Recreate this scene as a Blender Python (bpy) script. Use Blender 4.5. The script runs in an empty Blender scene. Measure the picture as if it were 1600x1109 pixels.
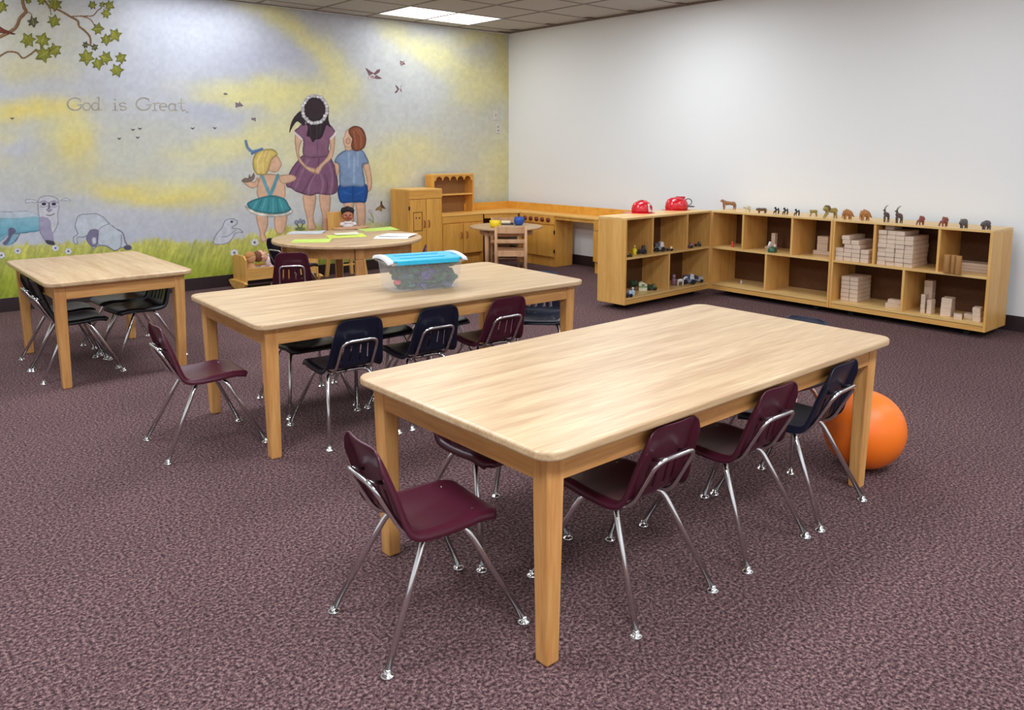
import bpy, math, random
import numpy as np
from mathutils import Vector, Matrix

random.seed(7); rng = np.random.default_rng(7)
SC = bpy.context.scene
COL = SC.collection
PI = math.pi
rad = math.radians

# ------------------------------------------------------------------ camera, world, exposure
CAM = np.array([-6.74304, -7.78112, 1.37370])
F_PX, CY_PX = 1263.8, 409.16
YAW, PITCH = rad(48.86), rad(8.17)
HC = 2.746                                    # ceiling height
fw = np.array([math.cos(PITCH)*math.cos(YAW), math.cos(PITCH)*math.sin(YAW), -math.sin(PITCH)])
rt = np.array([math.sin(YAW), -math.cos(YAW), 0.0])
up = np.cross(rt, fw)
cd = bpy.data.cameras.new('camera'); cam = bpy.data.objects.new('camera', cd); COL.objects.link(cam)
cam.matrix_world = Matrix(((rt[0], up[0], -fw[0], CAM[0]), (rt[1], up[1], -fw[1], CAM[1]),
                           (rt[2], up[2], -fw[2], CAM[2]), (0, 0, 0, 1)))
cd.sensor_fit = 'HORIZONTAL'; cd.sensor_width = 36.0
cd.lens = F_PX*36.0/1600.0
cd.shift_y = -(554.5-CY_PX)/1600.0
cd.clip_start = 0.05
SC.camera = cam
w = bpy.data.worlds.new('world'); SC.world = w; w.use_nodes = True
w.node_tree.nodes['Background'].inputs[0].default_value = (0.5, 0.5, 0.5, 1)
w.node_tree.nodes['Background'].inputs[1].default_value = 0.15
SC.view_settings.view_transform = 'Standard'; SC.view_settings.look = 'None'
SC.view_settings.gamma = 1.0; SC.view_settings.use_curve_mapping = False
SC.view_settings.exposure = 0.09
LAMP = 36.0                                   # watts of each ceiling panel's lamp
SPREAD = 180.0                                # prismatic lens: light leaves mostly downward

# ------------------------------------------------------------------ measuring helpers (photo point -> point on a plane of the room)
def ray(px, py):
    return fw+(px-800)/F_PX*rt-(py-CY_PX)/F_PX*up
def on_z(px, py, z):
    d = ray(px, py); return CAM+(z-CAM[2])/d[2]*d
def on_y(px, py, y):
    d = ray(px, py); return CAM+(y-CAM[1])/d[1]*d
def on_plane(px, py, p0, n):
    d = ray(px, py); n = np.asarray(n, float); return CAM+((np.asarray(p0)-CAM)@n)/(d@n)*d
def to_px(P):
    d = P-CAM; z = d@fw
    return 800+F_PX*(d@rt)/z, CY_PX-F_PX*(d@up)/z

# ------------------------------------------------------------------ materials
def lin(c):
    c = np.asarray(c, float)/255.0
    return np.where(c <= 0.04045, c/12.92, ((c+0.055)/1.055)**2.4)
def L4(c): return (*lin(c), 1.0)
MATS = {}
def new_mat(name):
    m = bpy.data.materials.new(name); m.use_nodes = True
    nt = m.node_tree; b = nt.nodes['Principled BSDF']
    return m, nt, b
def mat(name, c, rough=0.5, metal=0.0, vary=0.06, scale=30.0, bump=0.0, spec=0.5, coat=0.0, emit=0.0):
    if name in MATS: return MATS[name]
    m, nt, b = new_mat(name)
    tc = nt.nodes.new('ShaderNodeTexCoord'); nz = nt.nodes.new('ShaderNodeTexNoise')
    nz.inputs['Scale'].default_value = scale; nz.inputs['Detail'].default_value = 3
    nt.links.new(tc.outputs['Object'], nz.inputs['Vector'])
    rp = nt.nodes.new('ShaderNodeValToRGB'); a = lin(c)
    rp.color_ramp.elements[0].position = 0.3; rp.color_ramp.elements[1].position = 0.7
    rp.color_ramp.elements[0].color = (*np.clip(a*(1-vary), 0, 1), 1); rp.color_ramp.elements[1].color = (*np.clip(a*(1+vary), 0, 1), 1)
    nt.links.new(nz.outputs['Fac'], rp.inputs['Fac']); nt.links.new(rp.outputs['Color'], b.inputs['Base Color'])
    b.inputs['Roughness'].default_value = rough; b.inputs['Metallic'].default_value = metal
    b.inputs['Specular IOR Level'].default_value = spec; b.inputs['Coat Weight'].default_value = coat
    if bump:
        bp = nt.nodes.new('ShaderNodeBump'); bp.inputs['Strength'].default_value = bump; bp.inputs['Distance'].default_value = 0.002
        nt.links.new(nz.outputs['Fac'], bp.inputs['Height']); nt.links.new(bp.outputs['Normal'], b.inputs['Normal'])
    if emit:
        b.inputs['Emission Color'].default_value = L4(c); b.inputs['Emission Strength'].default_value = emit
    MATS[name] = m; return m
def wood(name, c1, c2, axis='x', rough=0.35, fine=55.0, coat=0.0):
    """straight grained wood: noise stretched along one axis of the object"""
    if name in MATS: return MATS[name]
    m, nt, b = new_mat(name)
    tc = nt.nodes.new('ShaderNodeTexCoord'); mp = nt.nodes.new('ShaderNodeMapping')
    s = [1.0, 1.0, 1.0]; s['xyz'.index(axis)] = 0.07
    mp.inputs['Scale'].default_value = s
    nt.links.new(tc.outputs['Object'], mp.inputs['Vector'])
    n1 = nt.nodes.new('ShaderNodeTexNoise'); n1.inputs['Scale'].default_value = fine*0.35; n1.inputs['Detail'].default_value = 2; n1.inputs['Distortion'].default_value = 0.6
    n2 = nt.nodes.new('ShaderNodeTexNoise'); n2.inputs['Scale'].default_value = fine*2.2; n2.inputs['Detail'].default_value = 4
    for n in (n1, n2): nt.links.new(mp.outputs['Vector'], n.inputs['Vector'])
    mx = nt.nodes.new('ShaderNodeMath'); mx.operation = 'MULTIPLY_ADD'; mx.inputs[1].default_value = 0.45
    sc = nt.nodes.new('ShaderNodeMath'); sc.operation = 'MULTIPLY'; sc.inputs[1].default_value = 0.55
    nt.links.new(n1.outputs['Fac'], sc.inputs[0]); nt.links.new(n2.outputs['Fac'], mx.inputs[0]); nt.links.new(sc.outputs[0], mx.inputs[2])
    rp = nt.nodes.new('ShaderNodeValToRGB')
    rp.color_ramp.elements[0].position = 0.36; rp.color_ramp.elements[0].color = L4(c1)
    rp.color_ramp.elements[1].position = 0.64; rp.color_ramp.elements[1].color = L4(c2)
    nt.links.new(mx.outputs[0], rp.inputs['Fac']); nt.links.new(rp.outputs['Color'], b.inputs['Base Color'])
    b.inputs['Roughness'].default_value = rough; b.inputs['Coat Weight'].default_value = coat; b.inputs['Coat Roughness'].default_value = 0.25
    MATS[name] = m; return m

TOPX = wood('oak laminate grain x', (180, 144, 105), (210, 180, 139), 'x', 0.33)
TOPY = wood('oak laminate grain y', (180, 144, 105), (210, 180, 139), 'y', 0.33)
OAKX = wood('oak solid grain x', (198, 136, 74), (224, 168, 100), 'x', 0.45)
OAKY = wood('oak solid grain y', (198, 136, 74), (224, 168, 100), 'y', 0.45)
OAKZ = wood('oak solid grain z', (198, 136, 74), (224, 168, 100), 'z', 0.45)
BIRX = wood('birch ply grain x', (212, 156, 80), (236, 184, 106), 'x', 0.38, 40)
BIRZ = wood('birch ply grain z', (212, 156, 80), (236, 184, 106), 'z', 0.38, 40)
BIRT = wood('birch ply pale top', (220, 176, 108), (240, 202, 134), 'x', 0.35, 40)
BACK = mat('brown hardboard back', (92, 55, 20), 0.7, vary=0.15, scale=60)
KITX = wood('maple kitchen grain x', (214, 150, 62), (238, 178, 84), 'x', 0.4, 40)
KITZ = wood('maple kitchen grain z', (214, 150, 62), (238, 178, 84), 'z', 0.4, 40)
KITT = wood('maple kitchen counter', (234, 174, 84), (248, 198, 110), 'x', 0.4, 40)
KSPL = wood('orange maple splash', (222, 152, 52), (240, 176, 74), 'x', 0.4, 40)
BEECH = wood('pinkish beech', (196, 146, 104), (218, 172, 128), 'z', 0.45, 45)
BLOCK = wood('raw maple block', (206, 180, 154), (226, 202, 178), 'x', 0.65, 60)
CHROME = mat('polished chrome', (225, 225, 225), 0.16, 1.0, vary=0.02)
RIVET = mat('rivet steel', (190, 188, 185), 0.25, 1.0, vary=0.02)
MAROON = mat('maroon plastic', (76, 22, 40), 0.33, vary=0.05, scale=400, bump=0.12)
NAVY = mat('navy plastic', (20, 24, 44), 0.35, vary=0.05, scale=400, bump=0.12)
BLACKP = mat('black plastic', (16, 16, 20), 0.33, vary=0.05, scale=400, bump=0.12)
DARK = mat('dark void', (24, 18, 14), 0.8)
HANDLE = mat('wooden handle', (160, 92, 34), 0.4)
RUBBER = mat('black rubber', (20, 19, 20), 0.7)

# ------------------------------------------------------------------ mesh building
class MB:
    def __init__(s): s.v = []; s.f = []; s.sm = []
    def add(s, vs, fs, smooth=False, M=None):
        o = len(s.v)
        if M is not None: vs = [tuple(M@Vector(p)) for p in vs]
        s.v += [tuple(map(float, p)) for p in vs]
        s.f += [tuple(i+o for i in f) for f in fs]; s.sm += [smooth]*len(fs); return s
    def box(s, x0, x1, y0, y1, z0, z1, M=None):
        v = [(x, y, z) for z in (z0, z1) for y in (y0, y1) for x in (x0, x1)]
        return s.add(v, [(0, 2, 3, 1), (4, 5, 7, 6), (0, 1, 5, 4), (2, 6, 7, 3), (0, 4, 6, 2), (1, 3, 7, 5)], False, M)
    def taper(s, x0, x1, y0, y1, z0, X0, X1, Y0, Y1, z1, M=None):
        v = [(x0, y0, z0), (x1, y0, z0), (x0, y1, z0), (x1, y1, z0), (X0, Y0, z1), (X1, Y0, z1), (X0, Y1, z1), (X1, Y1, z1)]
        return s.add(v, [(0, 2, 3, 1), (4, 5, 7, 6), (0, 1, 5, 4), (2, 6, 7, 3), (0, 4, 6, 2), (1, 3, 7, 5)], False, M)
    def prism(s, poly, z0, z1, M=None, smooth=False):
        n = len(poly)
        a = sum(poly[i][0]*poly[(i+1) % n][1]-poly[(i+1) % n][0]*poly[i][1] for i in range(n))
        if a < 0: poly = poly[::-1]
        s.add([(x, y, z0) for x, y in poly]+[(x, y, z1) for x, y in poly], [tuple(range(n-1, -1, -1)), tuple(range(n, 2*n))], False, M)
        o = len(s.v)-2*n
        s.f += [(o+i, o+(i+1) % n, o+n+(i+1) % n, o+n+i) for i in range(n)]; s.sm += [smooth]*n
        return s
    def lathe(s, prof, n=20, M=None, smooth=True, sx=1.0, sy=1.0):
        vs = []; fs = []; m = len(prof)
        for r, z in prof:
            for k in range(n):
                a = 2*PI*k/n; vs.append((r*math.cos(a)*sx, r*math.sin(a)*sy, z))
        for i in range(m-1):
            for k in range(n):
                fs.append((i*n+k, i*n+(k+1) % n, (i+1)*n+(k+1) % n, (i+1)*n+k))
        if prof[0][0] > 1e-6: fs.append(tuple(range(n-1, -1, -1)))
        if prof[-1][0] > 1e-6: fs.append(tuple((m-1)*n+k for k in range(n)))
        return s.add(vs, fs, smooth, M)
    def ball(s, c, r, M=None, n=14, m=9):
        r = (r, r, r) if not hasattr(r, '__len__') else r
        prof = [(math.sin(PI*i/m), -math.cos(PI*i/m)) for i in range(m+1)]
        T = Matrix.Translation(c)@Matrix.Diagonal((*r, 1))
        return s.lathe([(max(a, 1e-4), b) for a, b in prof], n, T if M is None else M@T)
    def tube(s, pts, r, n=10, M=None, caps=True):
        P = [Vector(p) for p in pts]; m = len(P)
        R = r if hasattr(r, '__len__') else [r]*m
        vs = []; fs = []; prev = None
        for i in range(m):
            t = (P[min(i+1, m-1)]-P[max(i-1, 0)]).normalized()
            if prev is None: u = t.orthogonal().normalized()
            else:
                u = prev-t*prev.dot(t); u = u.normalized() if u.length > 1e-6 else t.orthogonal().normalized()
            prev = u; b = t.cross(u)
            for k in range(n):
                a = 2*PI*k/n; vs.append(tuple(P[i]+R[i]*(math.cos(a)*u+math.sin(a)*b)))
        for i in range(m-1):
            for k in range(n):
                fs.append((i*n+k, i*n+(k+1) % n, (i+1)*n+(k+1) % n, (i+1)*n+k))
        if caps: fs += [tuple(range(n-1, -1, -1)), tuple((m-1)*n+k for k in range(n))]
        return s.add(vs, fs, True, M)
    def mesh(s, name):
        me = bpy.data.meshes.new(name); me.from_pydata(s.v, [], s.f)
        me.polygons.foreach_set('use_smooth', np.array(s.sm, dtype=bool)); me.update(); return me
def fillet(pts, r, n=5):
    P = [Vector(p) for p in pts]; out = [P[0]]
    for i in range(1, len(P)-1):
        a, b, c = P[i-1], P[i], P[i+1]
        d1 = min(r, (a-b).length*0.49); d2 = min(r, (c-b).length*0.49)
        p, q = b+(a-b).normalized()*d1, b+(c-b).normalized()*d2
        for k in range(n+1):
            t = k/n; out.append((1-t)**2*p+2*t*(1-t)*b+t*t*q)
    out.append(P[-1]); return out
def rrect(x0, x1, y0, y1, r, n=6):
    o = []
    for cx, cy, a0 in ((x1-r, y0+r, -90), (x1-r, y1-r, 0), (x0+r, y1-r, 90), (x0+r, y0+r, 180)):
        for k in range(n+1):
            a = rad(a0+90*k/n); o.append((cx+r*math.cos(a), cy+r*math.sin(a)))
    return o
def circ(r, n=40, cx=0, cy=0): return [(cx+r*math.cos(2*PI*k/n), cy+r*math.sin(2*PI*k/n)) for k in range(n)]

def obj(name, mb, m, parent=None, label=None, bevel=0.0, seg=2, kind=None):
    me = mb.mesh(name) if isinstance(mb, MB) else mb
    if m is not None and not me.materials: me.materials.append(m)
    o = bpy.data.objects.new(name, me); COL.objects.link(o)
    if parent is not None: o.parent = parent
    if label: o['label'] = label
    if kind: o['kind'] = kind
    if bevel:
        b = o.modifiers.new('bevel', 'BEVEL'); b.width = bevel; b.segments = seg; b.limit_method = 'ANGLE'; b.angle_limit = rad(40)
    return o
def tag(o, label, cat, group=None):
    o['label'] = label; o['category'] = cat
    if group: o['group'] = group
    return o
def thing(name, label, cat, loc=(0, 0, 0), rz=0.0, group=None):
    o = bpy.data.objects.new(name, None); COL.objects.link(o); o.empty_display_size = 0.1
    o.location = loc; o.rotation_euler = (0, 0, rz); return tag(o, label, cat, group)
def dup(root, loc, rz, label, group=None, swap=None):
    def cp(o, par):
        c = o.copy(); COL.objects.link(c)
        if par is not None: c.parent = par
        for ch in kids.get(o.name, []): cp(ch, c)
        return c
    kids = {}
    for o in root.children_recursive: kids.setdefault(o.parent.name, []).append(o)
    r = cp(root, None); r.location = loc; r.rotation_euler = (0, 0, rz); r['label'] = label
    if group: r['group'] = group
    if swap:
        for o in r.children:
            if o.data.name in swap: o.data = swap[o.data.name]
    return r

# ================================================================== THE ROOM
X0, Y0 = -8.8, -9.4
def struct(name, mb, m, parent=None): return obj(name, mb, m, parent, kind='structure')
def carpet_mat():
    m, nt, b = new_mat('brown mauve carpet')
    tc = nt.nodes.new('ShaderNodeTexCoord')
    n1 = nt.nodes.new('ShaderNodeTexNoise'); n1.inputs['Scale'].default_value = 95; n1.inputs['Detail'].default_value = 4; n1.inputs['Roughness'].default_value = 0.75
    n2 = nt.nodes.new('ShaderNodeTexNoise'); n2.inputs['Scale'].default_value = 1.3; n2.inputs['Detail'].default_value = 2
    for n in (n1, n2): nt.links.new(tc.outputs['Object'], n.inputs['Vector'])
    rp = nt.nodes.new('ShaderNodeValToRGB'); cr = rp.color_ramp
    cr.elements[0].position = 0.38; cr.elements[0].color = L4((46, 30, 33)); cr.elements[1].position = 0.64; cr.elements[1].color = L4((160, 128, 124))
    e = cr.elements.new(0.5); e.color = L4((96, 71, 72))
    nt.links.new(n1.outputs['Fac'], rp.inputs['Fac'])
    mx = nt.nodes.new('ShaderNodeMix'); mx.data_type = 'RGBA'; mx.blend_type = 'MULTIPLY'; mx.inputs[0].default_value = 0.35
    r2 = nt.nodes.new('ShaderNodeValToRGB'); r2.color_ramp.elements[0].position = 0.35; r2.color_ramp.elements[0].color = (0.72, 0.70, 0.72, 1); r2.color_ramp.elements[1].position = 0.65
    nt.links.new(n2.outputs['Fac'], r2.inputs['Fac']); nt.links.new(rp.outputs['Color'], mx.inputs[6]); nt.links.new(r2.outputs['Color'], mx.inputs[7])
    nt.links.new(mx.outputs[2], b.inputs['Base Color']); b.inputs['Roughness'].default_value = 0.95; b.inputs['Specular IOR Level'].default_value = 0.15
    bp = nt.nodes.new('ShaderNodeBump'); bp.inputs['Strength'].default_value = 0.9; bp.inputs['Distance'].default_value = 0.006
    nt.links.new(n1.outputs['Fac'], bp.inputs['Height']); nt.links.new(bp.outputs['Normal'], b.inputs['Normal'])
    return m
struct('floor', MB().box(X0, 0.1, Y0, 0.1, -0.1, 0), carpet_mat())
WALLM = mat('white wall paint', (240, 240, 237), 0.6, vary=0.02, scale=120, bump=0.25)
struct('wall_right', MB().box(0, 0.1, Y0, 0.1, 0, HC+0.1), WALLM)
struct('wall_left', MB().box(X0-0.1, X0, Y0, 0.1, 0, HC+0.1), WALLM)
struct('wall_front', MB().box(X0-0.1, 0.1, Y0-0.1, Y0, 0, HC+0.1), WALLM)
wall_back = struct('wall_back', MB().box(X0-0.1, 0.0, 0, 0.1, 0, HC+0.1), WALLM)
BASEM = mat('dark brown vinyl base', (46, 30, 32), 0.5)
struct('baseboard_back', MB().box(X0, -0.012, -0.012, 0, 0, 0.115), BASEM)
struct('baseboard_right', MB().box(-0.012, 0, Y0, 0, 0, 0.115), BASEM)
struct('baseboard_left', MB().box(X0, X0+0.012, Y0, -0.012, 0, 0.115), BASEM)

# ceiling: slab, tiles, bars, light panels
CEILM = mat('ceiling tile grey', (184, 178, 172), 0.9, vary=0.10, scale=60, bump=0.4)
BARM = mat('ceiling bar', (128, 112, 102), 0.6)
ceiling = struct('ceiling', MB().box(X0-0.1, 0.1, Y0-0.1, 0.1, HC+0.016, HC+0.12), CEILM)
struct('trim_1', MB().box(X0, 0, -0.022, 0, HC-0.004, HC+0.014), BARM)
struct('trim_2', MB().box(-0.022, 0, Y0, -0.022, HC-0.004, HC+0.014), BARM)
LIGHTS = [(-1.434-2.44*i, -0.556-2.44*j) for i in range(3) for j in range(4)]
lit = set()
for lx, ly in LIGHTS:
    for k in (-0.305, 0.305): lit.add((round(lx+k, 2), round(ly, 2)))
xs = [-0.824-0.61*k for k in range(-1, 8)]; ys = [-0.251-0.61*k for k in range(-1, 7)]
tile_me = {}
for i in range(len(xs)-1):
    for j in range(len(ys)-1):
        x1, x0, y1, y0 = min(xs[i], -0.02), xs[i+1], min(ys[j], -0.02), ys[j+1]
        if x1-x0 < 0.05 or y1-y0 < 0.05: continue
        if (round(xs[i]-0.305, 2), round(ys[j]-0.305, 2)) in lit: continue
        cx, cy = (x0+x1)/2, (y0+y1)/2
        key = (round(x1-x0, 3), round(y1-y0, 3))
        if key not in tile_me:
            hx, hy = key[0]/2-0.008, key[1]/2-0.008
            me = MB().box(-hx, hx, -hy, hy, 0, 0.016).mesh('ceiling_tile'); me.materials.append(CEILM); tile_me[key] = me
        t = obj('ceiling_tile', tile_me[key], None, ceiling); t.location = (cx, cy, HC)
for x in xs[1:]: obj('grid_bar', MB().box(x-0.012, x+0.012, ys[-1], -0.02, HC-0.004, HC+0.012), BARM, ceiling)
for y in ys[1:]: obj('grid_bar', MB().box(xs[-1], -0.02, y-0.012, y+0.012, HC-0.003, HC+0.011), BARM, ceiling)
PANEL, nt, b = new_mat('lit diffuser')
b.inputs['Base Color'].default_value = (0.9, 0.9, 0.9, 1); b.inputs['Emission Color'].default_value = (1.0, 0.99, 0.98, 1); b.inputs['Emission Strength'].default_value = 2.2
FRAMEM = mat('white light frame', (215, 212, 205), 0.5)
fr = MB(); fr.box(-0.61, 0.61, -0.305, -0.29, -0.004, 0.03); fr.box(-0.61, 0.61, 0.29, 0.305, -0.004, 0.03)
fr.box(-0.61, -0.595, -0.29, 0.29, -0.004, 0.03); fr.box(0.595, 0.61, -0.29, 0.29, -0.004, 0.03)
frame_me = fr.mesh('frame'); frame_me.materials.append(FRAMEM)
diff_me = MB().box(-0.595, 0.595, -0.29, 0.29, 0.0, 0.006).mesh('diffuser'); diff_me.materials.append(PANEL)
for k, (lx, ly) in enumerate(LIGHTS):
    lab = 'lit white panel light in the grey tile ceiling near the corner' if k == 0 else 'lit ceiling panel light outside the photo, one of those over the tables'
    t = thing('ceiling_light', lab, 'light', (lx, ly, HC), 0, None if k == 0 else 'ceiling lights beyond the frame')
    obj('frame', frame_me, None, t); obj('diffuser', diff_me, None, t)
    if True:
        ld = bpy.data.lights.new('lamp', 'AREA'); ld.shape = 'RECTANGLE'; ld.size = 1.17; ld.size_y = 0.56
        ld.energy = LAMP*((.25, .70, .18, .5), (.26, 1.1, .36, 1.2), (.28, 1.1, 1.1, 2.0))[k//4][k % 4]; ld.spread = rad(SPREAD); ld.color = (0.905, 0.99, 1.10)
    lo = bpy.data.objects.new('lamp', ld); COL.objects.link(lo); lo.parent = t; lo.location = (0, 0, -0.006)

# ================================================================== THE MURAL (flat paint on wall_back)
PAINT, nt, b = new_mat('mural paint')
vc = nt.nodes.new('ShaderNodeVertexColor'); vc.layer_name = 'paint'
nt.links.new(vc.outputs['Color'], b.inputs['Base Color']); b.inputs['Roughness'].default_value = 0.7; b.inputs['Specular IOR Level'].default_value = 0.25
GAIN = 0.97
def vnoise(X, Y, s, seed):
    r = np.random.default_rng(seed); G = r.random((97, 97))
    x = X/s; y = Y/s; xi = np.floor(x).astype(int); yi = np.floor(y).astype(int); u = x-xi; v = y-yi
    u = u*u*(3-2*u); v = v*v*(3-2*v)
    g = lambda i, j: G[(yi+j) % 97, (xi+i) % 97]
    return (g(0, 0)*(1-u)+g(1, 0)*u)*(1-v)+(g(0, 1)*(1-u)+g(1, 1)*u)*v
def fbm(X, Y, s, seed): return 0.5*vnoise(X, Y, s, seed)+0.3*vnoise(X, Y, s/2.1, seed+1)+0.2*vnoise(X, Y, s/4.3, seed+2)
def segdist(X, Y, pts, closed=False):
    d = np.full(X.shape, 1e9); n = len(pts)
    for i in range(n if closed else n-1):
        (x0, y0), (x1, y1) = pts[i], pts[(i+1) % n]; dx, dy = x1-x0, y1-y0; L = dx*dx+dy*dy+1e-9
        t = np.clip(((X-x0)*dx+(Y-y0)*dy)/L, 0, 1); d = np.minimum(d, np.hypot(X-x0-t*dx, Y-y0-t*dy))
    return d
def inside(X, Y, pts):
    c = np.zeros(X.shape, bool); n = len(pts)
    for i in range(n):
        (x0, y0), (x1, y1) = pts[i], pts[(i+1) % n]
        if y0 == y1: continue
        c ^= ((y0 > Y) != (y1 > Y)) & (X < (x1-x0)*(Y-y0)/(y1-y0)+x0)
    return c
def smooth_pts(pts, closed=True, k=5):
    n = len(pts); out = []
    for i in range(n if closed else n-1):
        g = (lambda j: pts[j % n]) if closed else (lambda j: pts[min(max(j, 0), n-1)])
        p0, p1, p2, p3 = (np.array(g(i+j), float) for j in (-1, 0, 1, 2))
        for q in range(k):
            t = q/k; out.append(tuple(0.5*(2*p1+(p2-p0)*t+(2*p0-5*p1+4*p2-p3)*t*t+(3*p1-p0-3*p2+p3)*t**3)))
    if not closed: out.append(tuple(map(float, pts[-1])))
    return out
class Paint:
    """a patch of paint: layers of shapes given as points of the photograph, carried onto the wall plane"""
    def __init__(s, sc=1.0, ox=0.0, oy=0.0): s.sc, s.ox, s.oy, s.L = sc, ox, oy, []
    def P(s, pts): return [(x/s.sc+s.ox, y/s.sc+s.oy) for x, y in pts]
    def fill(s, pts, c, edge=0.25, ew=1.3, smooth=True, light=0.0, noise=0.08, c2=None):
        p = s.P(pts); s.L.append(('f', smooth_pts(p) if smooth else p, c, edge, ew, light, noise, c2)); return s
    def ell(s, cx, cy, rx, ry, c, **k):
        return s.fill([(cx+rx*math.cos(a), cy+ry*math.sin(a)) for a in np.linspace(0, 2*PI, 12, endpoint=False)], c, **k)
    def line(s, pts, c, wpx, a=1.0, smooth=True):
        p = s.P(pts); s.L.append(('l', smooth_pts(p, False) if smooth and len(p) > 2 else p, c, wpx/2, a)); return s
    def build(s, name, parent, label, yoff, cell=0.004, blur=0.5, kind=None):
        xs = [q[0] for l in s.L for q in l[1]]; ys = [q[1] for l in s.L for q in l[1]]
        pad = 3
        cs = [on_y(x, y, 0) for x in (min(xs)-pad, max(xs)+pad) for y in (min(ys)-pad, max(ys)+pad)]
        gx = np.arange(min(c[0] for c in cs), min(max(c[0] for c in cs), -0.005), cell); gz = np.arange(max(0.116, min(c[2] for c in cs)), min(HC-0.005, max(c[2] for c in cs)), cell)
        WX, WZ = np.meshgrid(gx, gz)
        X, Y = to_px(np.stack([WX, np.zeros_like(WX), WZ], -1))
        col = np.zeros((*X.shape, 3)); al = np.zeros(X.shape)
        nz = fbm(X, Y, 7, 11)-0.5
        for l in s.L:
            if l[0] == 'f':
                _, p, c, edge, ew, light, noise, c2 = l
                ins = inside(X, Y, p); d = segdist(X, Y, p, True)
                a = np.clip(np.where(ins, 0.5+d/blur/2, 0.5-d/blur/2), 0, 1)
                cc = np.array(c, float)*np.ones((*X.shape, 3))
                if c2 is not None:
                    y0, y1 = min(q[1] for q in p), max(q[1] for q in p); t = np.clip((Y-y0)/(y1-y0), 0, 1)[..., None]
                    cc = cc*(1-t)+np.array(c2, float)*t
                f = 1-edge*np.exp(-(d/ew)**2)+noise*nz*2
                if light: 
                    x0, x1 = min(q[0] for q in p), max(q[0] for q in p); f = f+light*(0.5-(X-x0)/(x1-x0))
                cc = np.clip(cc*f[..., None], 0, 255)
            else:
                _, p, c, hw, aa = l
                d = segdist(X, Y, p); a = np.clip(0.5+(hw-d)/blur/2, 0, 1)*aa; cc = np.clip(np.array(c, float)*(1+0.12*nz[..., None]*2), 0, 255)
            a_ = a[..., None]; na = a+al*(1-a)
            col = np.where(na[..., None] > 1e-6, (cc*a_+col*al[..., None]*(1-a_))/np.maximum(na[..., None], 1e-6), col); al = na
        keep = (al[:-1, :-1]+al[1:, :-1]+al[:-1, 1:]+al[1:, 1:])/4 > 0.42
        return grid_mesh(name, gx, gz, col, keep, yoff, parent, label, kind)
def grid_mesh(name, gx, gz, col, keep, yoff, parent, label, kind=None):
    nx, nz_ = len(gx), len(gz)
    jj, ii = np.nonzero(keep)
    quads = np.stack([jj*nx+ii, jj*nx+ii+1, (jj+1)*nx+ii+1, (jj+1)*nx+ii], 1)
    used, inv = np.unique(quads, return_inverse=True); quads = inv.reshape(-1, 4)
    V = np.stack([gx[used % nx], np.full(len(used), yoff), gz[used//nx]], 1)
    me = bpy.data.meshes.new(name); me.vertices.add(len(V)); me.vertices.foreach_set('co', V.ravel().astype(np.float32))
    nf = len(quads); me.loops.add(nf*4); me.loops.foreach_set('vertex_index', quads.ravel().astype(np.int32))
    me.polygons.add(nf); me.polygons.foreach_set('loop_start', np.arange(0, nf*4, 4, dtype=np.int32))
    me.update(calc_edges=True)
    at = me.color_attributes.new('paint', 'FLOAT_COLOR', 'POINT')
    c = lin(np.clip(col.reshape(-1, 3)[used]*GAIN, 0, 255)); at.data.foreach_set('color', np.concatenate([c, np.ones((len(c), 1))], 1).ravel().astype(np.float32))
    me.materials.append(PAINT)
    o = bpy.data.objects.new(name, me); COL.objects.link(o); o.parent = parent
    if label: o['label'] = label
    if kind: o['kind'] = kind
    return o

# background: sky, yellow clouds, grass
gx = np.append(np.arange(-7.2, -0.003, 0.014), -0.003); gz = np.arange(0.116, HC-0.004, 0.014)
WX, WZ = np.meshgrid(gx, gz); X, Y = to_px(np.stack([WX, np.zeros_like(WX), WZ], -1))
wob = 26*(fbm(X, Y, 60, 3)-0.5); wob2 = 26*(fbm(X, Y, 60, 23)-0.5)
XX, YY = X+2.2*wob, Y+wob2
sky = np.ones((*X.shape, 3))*np.array([199, 201, 211.])
def blob(cx, cy, sx, sy, c, a, rot=0.0):
    global sky
    cr, sr = math.cos(rad(rot)), math.sin(rad(rot)); dx, dy = XX-cx, YY-cy
    u, v = (dx*cr+dy*sr)/sx, (-dx*sr+dy*cr)/sy
    m = (a*np.exp(-(u*u+v*v)**1.3/1.6)*(0.75+0.5*fbm(X, Y, 22, 5)))[..., None]
    sky = sky*(1-np.clip(m, 0, 1))+np.array(c, float)*np.clip(m, 0, 1)
YL, YD, PALE = (238, 228, 156), (242, 220, 122), (230, 226, 190)
blob(700, 200, 140, 260, (206, 206, 190), .55); blob(500, 250, 260, 90, PALE, .45); blob(120, 250, 160, 60, (216, 212, 178), .6)
blob(60, 60, 110, 60, (208, 202, 160), .6); blob(40, 110, 60, 16, (226, 214, 150), .5)
blob(40, 172, 85, 16, YD, .8, -4); blob(115, 225, 42, 32, YD, .7, 50); blob(0, 225, 22, 28, YL, .7); blob(95, 200, 40, 26, YL, .5)
blob(245, 303, 92, 17, YD, .95, 3); blob(300, 296, 60, 12, YL, .6); blob(345, 232, 70, 17, YL, .75, -12); blob(300, 262, 60, 14, PALE, .6, -30)
blob(405, 145, 85, 17, YL, .85, 6); blob(350, 155, 40, 10, YL, .5); blob(470, 150, 60, 30, YL, .6); blob(485, 72, 78, 17, YL, .8, 42); blob(430, 20, 60, 16, YL, .6, 25)
blob(520, 130, 40, 30, YL, .55, 60); blob(650, 70, 60, 16, YL, .6, 30); blob(705, 105, 55, 20, YL, .45, 25); blob(755, 130, 45, 30, YL, .7, -30); blob(745, 60, 40, 16, YL, .6, -10)
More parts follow.
